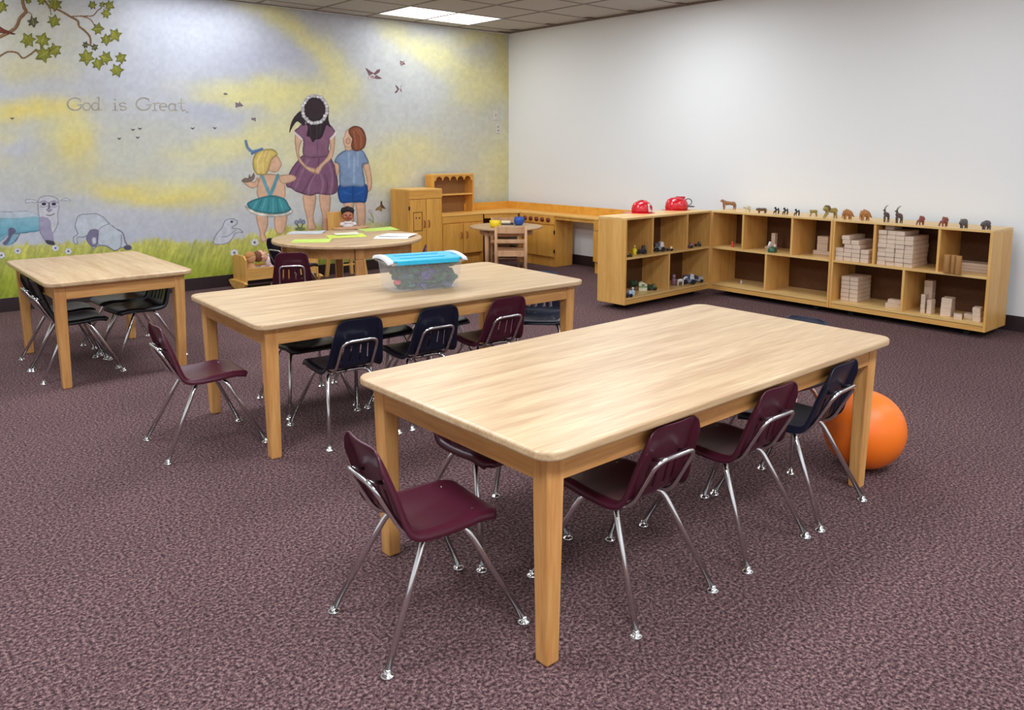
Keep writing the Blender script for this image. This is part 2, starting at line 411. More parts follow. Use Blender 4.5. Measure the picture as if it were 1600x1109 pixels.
blob(790, 100, 14, 200, (214, 200, 120), .55); blob(640, 235, 50, 26, YL, .55); blob(600, 275, 36, 26, YL, .7); blob(770, 260, 36, 50, YL, .5); blob(430, 205, 55, 24, YL, .55, -20); blob(470, 240, 40, 30, YL, .5)
blob(20, 232, 36, 14, (202, 203, 214), .8); blob(240, 60, 120, 60, (204, 208, 222), .5); blob(400, 90, 60, 26, (190, 192, 208), .6); blob(340, 180, 60, 14, (192, 194, 208), .7); blob(620, 170, 60, 40, (204, 208, 214), .5); blob(180, 330, 60, 14, (206, 206, 212), .5)
sky = np.clip(sky*(1+0.10*(fbm(X, Y, 5, 40)-0.5)[..., None]+0.05*(fbm(X, Y, 40, 50)-0.5)[..., None]), 0, 255)
top = np.interp(X, [-200, 0, 110, 200, 240, 330, 375, 400, 440, 480, 560, 640, 800], [384, 386, 378, 380, 373, 378, 372, 366, 355, 352, 350, 345, 345])
blade = 16*(fbm(X*2.2+0.5*Y, Y*0.35, 6, 60)-0.35)+10*(fbm(X, Y*0.3, 14, 61)-0.5)
gm = np.clip((Y-(top-blade))/5.0, 0, 1)[..., None]
gt = np.clip((Y-top)/55, 0, 1)[..., None]
gr = np.array([206, 202, 112.])*(1-gt)+np.array([166, 176, 58.])*gt
gr = gr*(1+0.42*(fbm(X*2.4+0.7*Y, Y*0.5, 7, 70)-0.5)[..., None])+np.array([26, 22, 4.])*(fbm(X, Y, 30, 71)-0.5)[..., None]*2
gm = gm*np.interp(X, [470, 640], [1, 0.35])[..., None]
sky = np.clip(sky*(1-gm)+gr*gm, 0, 255)
mural = grid_mesh('mural', gx, gz, sky, np.ones((len(gz)-1, len(gx)-1), bool), -0.0012, wall_back, 'painted mural of a pale yellow cloudy sky above green grass')

SKIN, SKD, OUT = (226, 182, 150), (196, 140, 112), (150, 92, 76)
# ---- big girl
g = Paint(3.467, 340, 60)
g.fill([(466, 845), (528, 845), (530, 900), (519, 960), (526, 1005), (532, 1032), (490, 1036), (487, 1000), (476, 950), (465, 900)], SKIN, .22, 1.6, light=.12)
g.fill([(553, 845), (608, 845), (609, 920), (599, 980), (606, 1034), (566, 1034), (567, 970), (554, 905)], SKIN, .22, 1.6, light=.12)
g.fill([(440, 655), (470, 632), (600, 632), (620, 660), (640, 710), (650, 770), (645, 832), (600, 848), (540, 842), (500, 852), (430, 832), (400, 812), (372, 800), (376, 760), (400, 705)], (134, 92, 118), .3, 2.2)
for a in ([(490, 660), (450, 740), (420, 815)], [(530, 730), (500, 790), (490, 845)], [(560, 740), (570, 790), (560, 840)], [(605, 680), (622, 750), (610, 840)]): g.line(a, (166, 124, 146), 3.2, .55)
for a in ([(470, 650), (425, 730), (395, 805)], [(515, 740), (480, 800), (460, 838)], [(580, 740), (595, 790), (585, 845)], [(548, 650), (545, 690)], [(630, 720), (636, 780), (630, 830)]): g.line(a, (98, 62, 86), 2.4, .6)
g.fill([(438, 482), (470, 462), (592, 462), (628, 490), (638, 520), (612, 540), (602, 590), (592, 638), (470, 640), (464, 560), (455, 540), (415, 505)], (140, 98, 122), .28, 2.0)
g.line([(540, 560), (540, 635)], (112, 74, 98), 1.4, .7)
g.fill([(420, 520), (456, 540), (442, 600), (447, 645), (482, 690), (530, 706), (527, 728), (488, 714), (440, 665), (422, 600)], SKIN, .25, 1.4)
g.fill([(606, 545), (634, 520), (632, 600), (617, 650), (572, 692), (546, 735), (524, 716), (546, 690), (592, 640), (609, 590)], SKIN, .25, 1.4)
for x in (505, 520, 534, 545): g.line([(x, 700), (x+9, 732)], SKD, 0.9, .8)
g.line([(412, 505), (430, 522), (455, 545)], (226, 216, 214), 3.0); g.line([(612, 543), (628, 528), (640, 508)], (226, 216, 214), 3.0)
g.fill([(478, 400), (470, 470), (455, 465), (430, 450), (405, 480), (388, 512), (396, 465), (418, 420), (455, 390)], (58, 46, 50), .2, 1)
g.fill([(470, 350), (590, 350), (600, 440), (612, 480), (590, 470), (578, 500), (560, 540), (530, 548), (515, 562), (500, 535), (482, 525), (488, 480), (468, 430)], (52, 40, 44), .2, 1.5)
for a in ([(500, 470), (505, 530)], [(540, 470), (535, 540)], [(560, 460), (553, 520)]): g.line(a, (92, 78, 80), 1.2, .6)
g.ell(526, 383, 58, 68, (60, 46, 50), edge=.3, ew=3)
ring = [(526+66*math.cos(a), 385+74*math.sin(a)) for a in np.linspace(0, 2*PI, 25)]
g.line(ring, (196, 190, 192), 4.6)
for i, (x, y) in enumerate(ring[:-1]): g.ell(x+3*math.sin(i*2.3), y+3*math.cos(i*1.7), 10, 9, (232, 228, 228) if i % 3 else (206, 196, 200), edge=.25, ew=.9, noise=.15)
g.build('painted_girl', mural, 'painted girl in purple dress with a white flower wreath', -0.0024)
# ---- boy
g = Paint(3.467, 340, 60)
g.fill([(684, 880), (738, 880), (734, 930), (736, 1010), (690, 1010), (688, 940)], SKIN, .22, 1.6, light=.1)
g.fill([(748, 880), (796, 880), (797, 1012), (760, 1014), (752, 940)], SKIN, .22, 1.6, light=.1)
g.fill([(632, 668), (657, 684), (656, 725), (645, 745), (638, 715)], SKIN, .22, 1.2)
g.fill([(788, 688), (818, 678), (828, 715), (836, 765), (831, 818), (806, 830), (809, 780), (800, 735)], SKIN, .25, 1.4)
g.fill([(662, 790), (802, 788), (804, 882), (770, 888), (720, 889), (662, 884)], (36, 88, 158), .3, 2.2)
g.line([(732, 800), (732, 886)], (24, 62, 122), 1.4, .7); g.line([(680, 830), (720, 845)], (70, 124, 186), 2, .5); g.line([(750, 845), (785, 830)], (70, 124, 186), 2, .5)
g.fill([(690, 605), (735, 596), (782, 605), (806, 640), (818, 676), (786, 690), (797, 795), (730, 800), (664, 796), (657, 690), (632, 668), (652, 630)], (136, 158, 190), .28, 2.2)
for a in ([(710, 620), (712, 700)], [(760, 620), (758, 690)], [(740, 640), (738, 780)]): g.line(a, (176, 192, 212), 3, .5)
g.fill([(690, 555), (722, 560), (726, 600), (700, 608), (688, 590)], SKIN, .2, 1.2)
g.fill([(722, 488), (694, 500), (686, 530), (678, 545), (684, 575), (702, 590), (732, 580), (738, 520)], (232, 190, 160), .2, 1.4)
g.fill([(716, 486), (745, 473), (785, 490), (804, 540), (795, 590), (760, 610), (735, 606), (722, 580), (728, 545), (716, 525), (708, 505)], (146, 84, 58), .3, 2.4)
for a in ([(745, 490), (775, 530), (775, 590)], [(760, 485), (790, 530)], [(735, 500), (745, 560), (750, 600)]): g.line(a, (190, 130, 96), 2, .45)
g.ell(706, 556, 13, 17, (222, 172, 142), edge=.35, ew=1)
g.build('painted_boy', mural, 'painted boy in pale blue shirt and blue shorts', -0.0027)
# ---- toddler
g = Paint(3.467, 340, 60)
g.fill([(213, 955), (268, 960), (271, 1018), (256, 1058), (266, 1092), (236, 1100), (226, 1045), (212, 992)], SKIN, .22, 1.6, light=.1)
g.fill([(313, 960), (373, 950), (371, 1010), (356, 1052), (322, 1056), (306, 1010)], SKIN, .22, 1.6, light=.1)
g.fill([(226, 752), (262, 735), (310, 735), (345, 748), (362, 775), (356, 870), (222, 866)], SKIN, .2, 1.6)
g.fill([(222, 768), (216, 800), (182, 810), (138, 782), (132, 768), (165, 772), (200, 776), (214, 752)], SKIN, .25, 1.3)
g.fill([(332, 744), (400, 738), (426, 754), (412, 772), (352, 786)], SKIN, .25, 1.3)
g.line([(238, 738), (262, 800), (282, 850)], (112, 166, 176), 5.2); g.line([(326, 742), (305, 800), (285, 850)], (100, 156, 168), 5.2)
g.fill([(145, 905), (185, 925), (250, 945), (300, 950), (350, 945), (402, 925), (398, 950), (345, 965), (250, 965), (180, 945)], (222, 216, 200), .3, 1.4, noise=.25)
g.fill([(160, 892), (228, 862), (300, 850), (362, 868), (386, 905), (396, 928), (345, 948), (250, 946), (185, 928)], (72, 150, 158), .3, 2.2)
for a in ([(260, 870), (235, 935)], [(300, 866), (300, 940)], [(335, 872), (355, 935)], [(215, 880), (190, 925)]): g.line(a, (116, 184, 188), 2.2, .5)
for a in ([(280, 866), (270, 940)], [(320, 866), (330, 940)], [(240, 872), (212, 930)]): g.line(a, (44, 112, 122), 1.8, .6)
g.fill([(285, 640), (322, 635), (338, 660), (347, 682), (336, 705), (322, 722), (290, 722), (272, 700)], (228, 182, 148), .22, 1.4)
g.fill([(255, 600), (300, 600), (325, 625), (312, 640), (292, 660), (280, 700), (262, 735), (215, 738), (192, 700), (192, 650), (215, 612)], (226, 196, 112), .3, 2.2)
for a in ([(240, 615), (215, 670), (222, 730)], [(262, 612), (244, 670), (250, 732)], [(285, 612), (268, 660)]): g.line(a, (246, 226, 160), 1.8, .6)
g.line([(152, 556), (162, 590), (185, 612), (212, 608), (240, 600)], (112, 142, 176), 4.2); g.line([(205, 612), (185, 625), (240, 598)], (92, 122, 158), 3)
g.fill([(130, 770), (150, 755), (165, 758), (172, 735), (180, 752), (195, 728), (200, 752), (185, 772), (150, 780)], (138, 116, 104), .3, 1)
g.build('painted_toddler', mural, 'painted blond toddler in a teal ruffled skirt holding a bird', -0.0030)
# ---- sheep
GR, GO = (206, 206, 212), (104, 98, 120)
g = Paint(7.27, 0, 290)
g.fill([(-60, 300), (100, 294), (300, 288), (430, 330), (462, 400), (440, 510), (220, 545), (190, 600), (140, 660), (40, 670), (100, 560), (0, 640), (-60, 660)], (206, 208, 214), .1, 1.0, c2=(120, 172, 190))
g.fill([(-60, 390), (200, 370), (440, 360), (450, 505), (220, 540), (100, 545), (-60, 590)], (146, 190, 202), .1, 1.0, c2=(104, 168, 186))
g.fill([(100, 490), (150, 480), (180, 520), (140, 560), (100, 640), (60, 670), (30, 655), (90, 590)], (110, 104, 132), .1, 1)
g.line([(220, 550), (190, 610), (140, 655)], GO, 1.1); g.line([(-40, 300), (80, 296), (140, 299)], GO, .8, .7); g.line([(200, 298), (250, 288), (320, 290)], GO, .8, .6); g.line([(120, 545), (220, 542), (330, 520), (440, 510)], (70, 110, 130), .8)
g.fill([(300, 200), (285, 180), (300, 155), (360, 155), (420, 170), (415, 195), (350, 190)], GR, .35, .8)
g.fill([(680, 175), (720, 145), (760, 140), (805, 165), (790, 178), (740, 172)], GR, .35, .8)
g.fill([(432, 170), (460, 130), (530, 112), (605, 122), (665, 165), (672, 250), (658, 320), (662, 420), (625, 510), (590, 560), (600, 630), (622, 672), (545, 660), (495, 600), (448, 510), (462, 420), (440, 350), (428, 250)], (208, 206, 212), .38, 1.0)
g.fill([(450, 360), (560, 380), (580, 480), (600, 560), (610, 668), (545, 660), (495, 600), (450, 500)], (166, 160, 182), .1, 1)
g.fill([(515, 620), (600, 630), (622, 670), (545, 664)], (76, 68, 84), .1, .6)
for x in (498, 610):
    g.line([(x-48, 190), (x, 175), (x+48, 195)], (140, 132, 150), 2.0, .8); g.line([(x-40, 235), (x, 245), (x+40, 232)], (140, 132, 150), 1.4, .8); g.ell(x, 208, 26, 17, (58, 46, 58), edge=.1, ew=.5)
g.line([(556, 200), (556, 262)], (110, 96, 120), 3.2, .8); g.line([(530, 268), (560, 292), (588, 268)], (86, 76, 94), 1.2); g.line([(528, 332), (570, 338), (615, 318)], (112, 96, 110), 1.3)
g.build('painted_sheep', mural, 'painted standing sheep facing out with bluish flank', -0.0024)
g = Paint(7.27, 0, 290)
g.fill([(862, 400), (880, 350), (935, 322), (1010, 318), (1090, 316), (1170, 352), (1235, 420), (1320, 485), (1385, 520), (1415, 590), (1440, 655), (1490, 690), (1488, 728), (1425, 722), (1395, 700), (1350, 722), (1300, 738), (1200, 690), (1110, 690), (1060, 725), (1040, 690), (1000, 640), (1000, 570), (950, 588), (880, 592), (882, 665), (842, 655), (830, 585), (880, 545), (850, 475)], (206, 210, 216), .42, 1.0, c2=(196, 204, 210))
g.fill([(1010, 520), (1050, 495), (1115, 510), (1110, 640), (1090, 690), (1040, 690), (980, 610)], (132, 124, 150), .15, 1)
g.fill([(1045, 600), (1085, 590), (1090, 650), (1055, 660)], (206, 206, 212), .1, .6)
g.line([(1240, 430), (1130, 490), (1110, 600), (1120, 670), (1210, 680), (1300, 738), (1370, 690), (1378, 560)], GO, .9, .8); g.line([(1330, 500), (1395, 540), (1420, 640), (1450, 690)], GO, 1.1); g.ell(1448, 702, 44, 26, (96, 88, 112), edge=.2, ew=.6)
g.build('painted_sheep', mural, 'painted grazing sheep with lowered head', -0.0024)
g = Paint(2.31, 0, 0)
g.fill([(772, 880), (775, 852), (800, 820), (812, 795), (838, 788), (858, 798), (852, 812), (838, 822), (862, 825), (878, 838), (850, 842), (838, 862), (815, 880)], (204, 206, 212), .42, 1.0)
g.line([(800, 855), (825, 850), (850, 830)], GO, 1.0, .7); g.ell(836, 800, 5, 4, (70, 64, 78), edge=.1, ew=.4)
g.build('painted_lamb', mural, 'painted small lamb lying in the grass', -0.0024)
# ---- tree branch with leaves
g = Paint(4.848, 0, 0)
BR, BRL = (122, 88, 58), (160, 124, 84)
def branch(p, wd): g.line(p, BR, wd); g.line([(x-1.5, y-2) for x, y in p], BRL, wd*0.4, .8)
branch([(320, -30), (370, 45), (450, 78), (530, 125), (590, 160), (600, 200), (650, 240), (682, 285), (685, 345)], 2.8)
branch([(530, 125), (620, 122), (700, 120), (735, 85), (765, 62)], 1.4); branch([(610, 122), (680, 145), (712, 185)], 1.2)
branch([(165, -20), (180, 50), (195, 90), (150, 140), (122, 205), (60, 250), (-30, 292)], 5.0)
branch([(-30, 440), (0, 425), (60, 392), (130, 400), (172, 440), (230, 412), (275, 375)], 2.2); branch([(195, 85), (238, 108), (242, 150)], 1.2); branch([(378, 50), (386, 110)], 1.2)
g.fill([(-20, 195), (40, 225), (120, 260), (30, 252), (-20, 245)], (116, 62, 46), .3, .8)
def leaf(cx, cy, s, rot, c):
    lob = [(0, -1), (.28, -.45), (.85, -.5), (.55, -.08), (.9, .35), (.38, .35), (.12, .95), (-.2, .45), (-.72, .62), (-.5, .1), (-.95, -.25), (-.4, -.38)]
    a = rad(rot); p = [(cx+s*(x*math.cos(a)-y*math.sin(a)), cy+s*(x*math.sin(a)+y*math.cos(a))) for x, y in lob]
    g.fill(p, c, .35, .9, smooth=False, noise=.2); g.line([(cx-.5*s*math.sin(-a), cy-.5*s*math.cos(a)), (cx+.5*s*math.sin(-a), cy+.5*s*math.cos(a))], (190, 186, 104), 1.0, .7)
OL, OD = (138, 138, 52), (92, 90, 62)
for cx, cy, s, r_, c in ((10, 50, 52, 20, OL), (215, 8, 26, 0, OL), (312, 8, 34, 40, OL), (415, 32, 58, 10, OL), (250, 165, 44, 170, OD), (410, 160, 52, 200, OL), (700, 40, 36, 330, OL), (828, 40, 42, 120, OL), (772, 36, 26, 20, OL), (802, 102, 40, 100, OL),
    (740, 218, 48, 90, OL), (870, 265, 54, 150, OL), (805, 300, 46, 180, OL), (648, 340, 28, 90, OD), (716, 358, 30, 60, OD), (655, 432, 62, 180, OL), (742, 482, 48, 170, OL), (800, 438, 54, 110, OL), (915, 440, 46, 60, OL), (885, 532, 54, 160, OL),
    (212, 305, 60, 330, OL), (322, 305, 60, 20, OL), (330, 412, 66, 240, OL), (412, 380, 56, 60, OL)): leaf(cx, cy, s*1.12, r_, c)
g.build('painted_branch', mural, 'painted leafy tree branch hanging from the top left corner', -0.0024)
# ---- lettering
g = Paint(4.848, 0, 0); LC = (168, 161, 146)
def st(p, wd=1.7, smooth=True):
    g.line([(x+3, y+4) for x, y in p], (222, 222, 220), wd*.8, .5, smooth); g.line(p, LC, wd, .95, smooth)
def arc(cx, cy, rx, ry, a0, a1, n=9): return [(cx+rx*math.cos(rad(a0+(a1-a0)*k/n)), cy+ry*math.sin(rad(a0+(a1-a0)*k/n))) for k in range(n+1)]
for gx_ in (512, 1032):
    st(arc(gx_+56, 788, 56, 46, -50, -325, 14), 2.0); st([(gx_+102, 815), (gx_+102, 795)], 2.0); st([(gx_+74, 795), (gx_+116, 795)], 1.2); st([(gx_+94, 752), (gx_+98, 768)], 1.2)
st(arc(656, 807, 28, 28, 0, 360, 14)); st(arc(722, 807, 27, 28, 0, 360, 14)); st([(748, 736), (748, 832)], 1.9); st([(732, 740), (748, 736)], 1.1); st([(746, 834), (770, 834)], 1.1)
st([(872, 782), (872, 834)], 2.0); st([(856, 784), (872, 782)], 1.1); st([(852, 835), (892, 835)], 1.1); st([(868, 752), (874, 756)], 2.2)
st(arc(930, 793, 24, 14, -30, -270, 8)+arc(932, 821, 24, 14, -90, 150, 8), 1.7)
st([(1172, 782), (1172, 834)], 2.0); st([(1154, 784), (1172, 782)], 1.1); st([(1154, 836), (1192, 836)], 1.1); st(arc(1198, 800, 24, 20, -180, -60, 6), 1.5)
st([(1210, 808), (1262, 808)]+arc(1236, 810, 27, 28, -5, -300, 12), 1.6, False)
st(arc(1302, 812, 25, 26, 0, 360, 14)); st([(1328, 788), (1328, 836), (1342, 836)], 1.8, False)
st([(1372, 752), (1372, 822), (1384, 840), (1402, 834)], 1.8, False); st([(1350, 782), (1400, 782)], 1.2); st([(1414, 848), (1420, 850)], 2.4)
g.build('painted_lettering', mural, 'painted grey words on the sky reading God is Great.', -0.0024, cell=0.003)
# ---- birds, butterfly and flowers
def bird(shapes, lab, sc=3.467, ox=340, oy=60, name='painted_bird'):
    global g
    g = Paint(sc, ox, oy)
    for p, c in shapes: g.fill(p, c, .25, .7, smooth=False)
    g.build(name, mural, lab, -0.0034, cell=0.003)
BB, BC, BW = (128, 92, 96), (170, 138, 138), (214, 204, 202)
bird([([(800, 158), (830, 180), (850, 190), (848, 205), (822, 205)], BB), ([(845, 190), (870, 205), (890, 218), (862, 220), (838, 212)], BB), ([(862, 172), (880, 166), (876, 182), (858, 195), (846, 190)], BB), ([(815, 205), (840, 190), (858, 200), (838, 226), (812, 222)], BW), ([(826, 205), (845, 200), (846, 215), (830, 216)], BC)], 'painted brown bird, largest of those above the boy')
bird([([(985, 120), (1005, 128), (1016, 140), (1000, 142)], BB), ([(985, 135), (1004, 124), (1012, 122), (996, 150)], BC)], 'painted small bird nearest to the ceiling light')
bird([([(960, 250), (975, 262), (982, 275), (975, 280)], BB), ([(1000, 246), (990, 262), (998, 292), (986, 282)], BC), ([(970, 280), (985, 270), (968, 296), (958, 294)], BB)], 'painted red brown swallow below the largest bird')
bird([([(95, 345), (110, 352), (120, 348), (140, 366), (112, 368), (98, 376)], (140, 122, 136)), ([(118, 340), (126, 356), (112, 360)], (160, 144, 150))], 'painted mauve bird on the yellow cloud beside the lettering')
bird([([(180, 432), (206, 430), (204, 452), (196, 440), (188, 444)], (140, 122, 136))], 'painted tiny bird above the toddler')
bird([([(30, 302), (40, 294), (56, 302), (42, 306)], (150, 132, 136))], 'painted faint tiny bird highest beside the lettering')
for i, (x, y) in enumerate(((430, 500), (480, 468), (505, 464), (497, 496), (695, 463), (775, 462), (44, 427))):
    bird([([(x-8, y-4), (x, y-1), (x+8, y-4), (x+2, y+4), (x-3, y+3)], (118, 112, 120))], None, 2.31, 0, 0)
bird([([(1145, 240), (1190, 190), (1260, 140), (1290, 215), (1280, 275), (1215, 235), (1160, 250)], (168, 132, 84)), ([(1260, 60), (1285, 48), (1298, 130), (1370, 215), (1290, 200), (1255, 130)], (112, 84, 66))], 'painted brown butterfly beside the wooden cabinet', 13.33, 500, 310, 'painted_butterfly')
def flower(pts, sc, ox, oy, big, lab):
    global g
    g = Paint(sc, ox, oy)
    for x, y in pts:
        for k in range(6):
            a = k*PI/3+x; g.ell(x+.55*big*math.cos(a), y+.5*big*math.sin(a), big*.42, big*.36, (226, 226, 230), edge=.12, ew=.6)
        g.ell(x, y, big*.26, big*.22, (92, 84, 96), edge=.1, ew=.4)
    g.build('painted_flower', mural, lab, -0.0037, cell=0.003)
for x, y in ((200, 740), (628, 708), (775, 745), (15, 790)): flower([(x, y)], 7.27, 0, 290, 44, None)
flower([(80, 730)], 5.04, 350, 250, 34, None); flower([(240, 648)], 5.04, 350, 250, 34, None)
g = Paint(5.04, 350, 250)
for a, b_ in (((570, 490), 16), ((600, 480), 13), ((625, 488), 14)): g.ell(a[0], a[1], b_, 18, (146, 152, 172), edge=.3, ew=.8)
g.line([(575, 505), (592, 545)], (96, 116, 76), 1.6); g.line([(620, 500), (600, 545)], (96, 116, 76), 1.6); g.ell(598, 542, 40, 12, (116, 132, 86), edge=.2, ew=.8)
g.build('painted_flower', mural, 'painted grey blue flowers at the feet of the girl', -0.0040)
g = Paint(13.33, 500, 310)
g.ell(1045, 270, 40, 34, (206, 192, 198), edge=.2, ew=.7); g.line([(1060, 310), (1100, 400), (1110, 500)], (168, 178, 140), 1.8); g.line([(1010, 430), (1060, 450), (1100, 500)], (160, 172, 140), 1.4)
g.build('painted_flower', mural, 'painted pale pink flower beside the cabinet', -0.0040)

# wall plates near the corner
PLM = mat('ivory wall plate', (216, 210, 200), 0.4)
for (px, py), lab, cat in (((773.5, 180), 'ivory light switch plate on the mural wall, the higher of two', 'switch'), ((777.5, 201), 'ivory outlet plate on the mural wall, the lower of two', 'outlet')):
    p = on_y(px, py, 0); t = thing('wall_plate' if cat == 'outlet' else 'light_switch', lab, cat, (p[0], -0.001, p[2]))
    obj('plate', MB().box(-0.036, 0.036, -0.008, -0.0015, -0.058, 0.058), PLM, t, bevel=0.003)
    if cat == 'switch': obj('toggle', MB().taper(-0.007, 0.007, -0.0085, -0.0075, -0.012, -0.005, 0.005, -0.022, -0.014, 0.012), mat('grey toggle', (150, 146, 140), 0.4), t)
    else:
        for z in (-0.022, 0.022): obj('socket', MB().prism(circ(0.015, 16), 0, 0.003, Matrix.Translation((0, -0.008, z))@Matrix.Rotation(PI/2, 4, 'X')), mat('grey socket', (170, 164, 150), 0.4), t)

# ================================================================== TABLES
TH = 0.623
def table(name, label, cx, cy, rz, L, W, top_m, apr_x, apr_y, inset=0.045):
    t = thing(name, label, 'table', (cx, cy, 0), rz)
    obj('tabletop', MB().prism(rrect(-L/2, L/2, -W/2, W/2, 0.06, 8), TH-0.028, TH), top_m, t, bevel=0.008, seg=3)
    x, y = L/2-inset, W/2-inset
    for s in (-1, 1):
        obj('apron', MB().box(-x+0.05, x-0.05, s*(y-0.006), s*(y-0.028), TH-0.028-0.078, TH-0.028), apr_x, t, bevel=0.002)
        obj('apron', MB().box(s*(x-0.006), s*(x-0.028), -y+0.05, y-0.05, TH-0.028-0.078, TH-0.028), apr_y, t, bevel=0.002)
    for sx in (-1, 1):
        for sy in (-1, 1):
            X, Y = sx*x, sy*y; k, o = 0.062, 0.013; q = 0.047
            xs_ = sorted((X-sx*o, X-sx*(o+q))); ys_ = sorted((Y-sy*o, Y-sy*(o+q))); Xs = sorted((X, X-sx*k)); Ys = sorted((Y, Y-sy*k))
            m = MB().taper(xs_[0], xs_[1], ys_[0], ys_[1], 0, Xs[0], Xs[1], Ys[0], Ys[1], TH-0.028)
            obj('leg', m, OAKZ, t, bevel=0.006, seg=3)
    return t
table('activity_table', 'long oak laminate table nearest the front, with an orange ball by one leg', -4.4847, -5.9502, rad(-0.27), 1.894, 0.936, TOPX, OAKX, OAKY)
table('activity_table', 'long oak laminate table holding the lidded plastic box', -4.3829, -4.1400, rad(-2.6), 1.906, 0.945, TOPX, OAKX, OAKY)
table('activity_table', 'smaller oak table by the mural with black chairs tucked under', -5.3841, -2.2015, rad(-0.4), 0.808, 1.211, TOPY, OAKX, OAKY)
RTX, RTY, RTR = -3.38, -1.86, 0.61
t = thing('round_table', 'large round oak table strewn with paper folders before the mural', 'table', (RTX, RTY, 0))
obj('tabletop', MB().prism(circ(RTR, 64), TH-0.028, TH), TOPX, t, bevel=0.008, seg=3)
la = [rad(70+90*k) for k in range(4)]
for k in range(4):
    a = la[k]; M = Matrix.Rotation(a, 4, 'Z')@Matrix.Translation((0.50, 0, 0))
    m = MB(); m.taper(-0.026, 0.022, -0.024, 0.024, 0, -0.036, 0.034, -0.034, 0.034, TH-0.12, M); m.box(-0.036, 0.034, -0.034, 0.034, TH-0.12, TH-0.028, M)
    obj('leg', m, OAKZ, t, bevel=0.006)
    n = 8; arc_ = [(0.5*math.cos(a+PI/2*i/n), 0.5*math.sin(a+PI/2*i/n)) for i in range(n+1)]; inn = [(x*0.955, y*0.955) for x, y in arc_]
    tr = 0.036/0.5; arc_ = [(0.5*math.cos(a+tr+(PI/2-2*tr)*i/n), 0.5*math.sin(a+tr+(PI/2-2*tr)*i/n)) for i in range(n+1)]; inn = [(x*0.955, y*0.955) for x, y in arc_]
    obj('apron', MB().prism(arc_+inn[::-1], TH-0.115, TH-0.028), OAKX, t)

# ================================================================== SHELL CHAIRS
def catmull(P, n):
    P = [np.array(p, float) for p in P]; out = []
    for i in range(len(P)-1):
        p0, p1, p2, p3 = P[max(i-1, 0)], P[i], P[i+1], P[min(i+2, len(P)-1)]
        for k in range(n):
            t = k/n; out.append(0.5*(2*p1+(p2-p0)*t+(2*p0-5*p1+4*p2-p3)*t*t+(3*p1-p0-3*p2+p3)*t**3))
    out.append(P[-1]); return out
def shell_mesh():
    # profile: x, z, half width
    prof = [(0.172, 0.318, .118), (0.168, 0.331, .130), (0.145, 0.338, .142), (0.09, 0.337, .150), (0.03, 0.333, .154), (-0.04, 0.331, .156), (-0.088, 0.334, .156),
            (-0.115, 0.346, .153), (-0.130, 0.372, .148), (-0.142, 0.41, .141), (-0.156, 0.455, .134), (-0.172, 0.50, .127), (-0.189, 0.545, .120), (-0.199, 0.572, .112), (-0.204, 0.587, .094)]
    P = catmull(prof, 4); nv = len(P); U = 29
    vs = []; fs = []; z_of = []
    for i, p in enumerate(P):
        tq = P[min(i+1, nv-1)]-P[max(i-1, 0)]; tx, tz = tq[0], tq[1]; L = math.hypot(tx, tz); nx, nz = tz/L, -tx/L   # normal pointing up / forward
        if nz < 0 and abs(tx) > abs(tz): nx, nz = -nx, -nz
        if nx < 0 and abs(tz) >= abs(tx): nx, nz = -nx, -nz
        b = min(1, max(0, (p[1]-0.335)/0.06)) if p[0] < -0.05 else 0.0
        for j in range(U):
            u = -1+2*j/(U-1); y = u*p[2]
            d = 0.014*u*u*(1-b)*(1 if p[0] < 0.1 else max(0, (0.172-p[0])/0.072))+0.013*u*u*b          # dished seat, curved back
            tp = min(1, max(0, (p[1]-0.53)/0.055))
            f = max(0, (abs(u)-0.86)/0.14); d -= 0.024*f*f*(1-0.75*tp)                                              # rolled rim
            vs.append((p[0]+nx*d, y*(1-0.02*f), p[1]+nz*d-0.011*tp*abs(u)**5)); z_of.append(p[1])
    slots = [(7, 8), (11, 12), (16, 17), (20, 21)]
    for i in range(nv-1):
        zc = 0.5*(P[i][1]+P[i+1][1])
        for j in range(U-1):
            if P[i][0] < -0.1 and 0.372 < zc < 0.452 and any(a <= j < b_ for a, b_ in slots): continue
            fs.append((i*U+j, i*U+j+1, (i+1)*U+j+1, (i+1)*U+j))
    m = MB(); m.add(vs, fs, True); return m
def shell_data(m):
    me = shell_mesh().mesh('seat_shell')
    o = bpy.data.objects.new('tmp', me); COL.objects.link(o)
    s = o.modifiers.new('s', 'SOLIDIFY'); s.thickness = 0.006; s.offset = 0
    dg = bpy.context.evaluated_depsgraph_get(); dg.update(); me2 = bpy.data.meshes.new_from_object(o.evaluated_get(dg)); me2.name = 'seat_shell'
    bpy.data.objects.remove(o); bpy.data.meshes.remove(me); me2.materials.clear(); me2.materials.append(m); return me2
SH = {'maroon': shell_data(MAROON)}
for nm, mm in (('navy', NAVY), ('black', BLACKP)):
    me = SH['maroon'].copy(); me.materials.clear(); me.materials.append(mm); SH[nm] = me
def leg_mesh(sx, sy):
    R = 0.0092
    top = (0.05, 0, 0.308) if sx > 0 else (-0.045, 0, 0.308)
    foot = (0.215, sy*0.183, 0.016) if sx > 0 else (-0.215, sy*0.179, 0.016)
    knee = (top[0]+sx*0.02, sy*0.108, 0.306)
    return MB().tube(fillet([top, (top[0], sy*0.07, 0.308), knee, foot], 0.045, 5), R, 12)
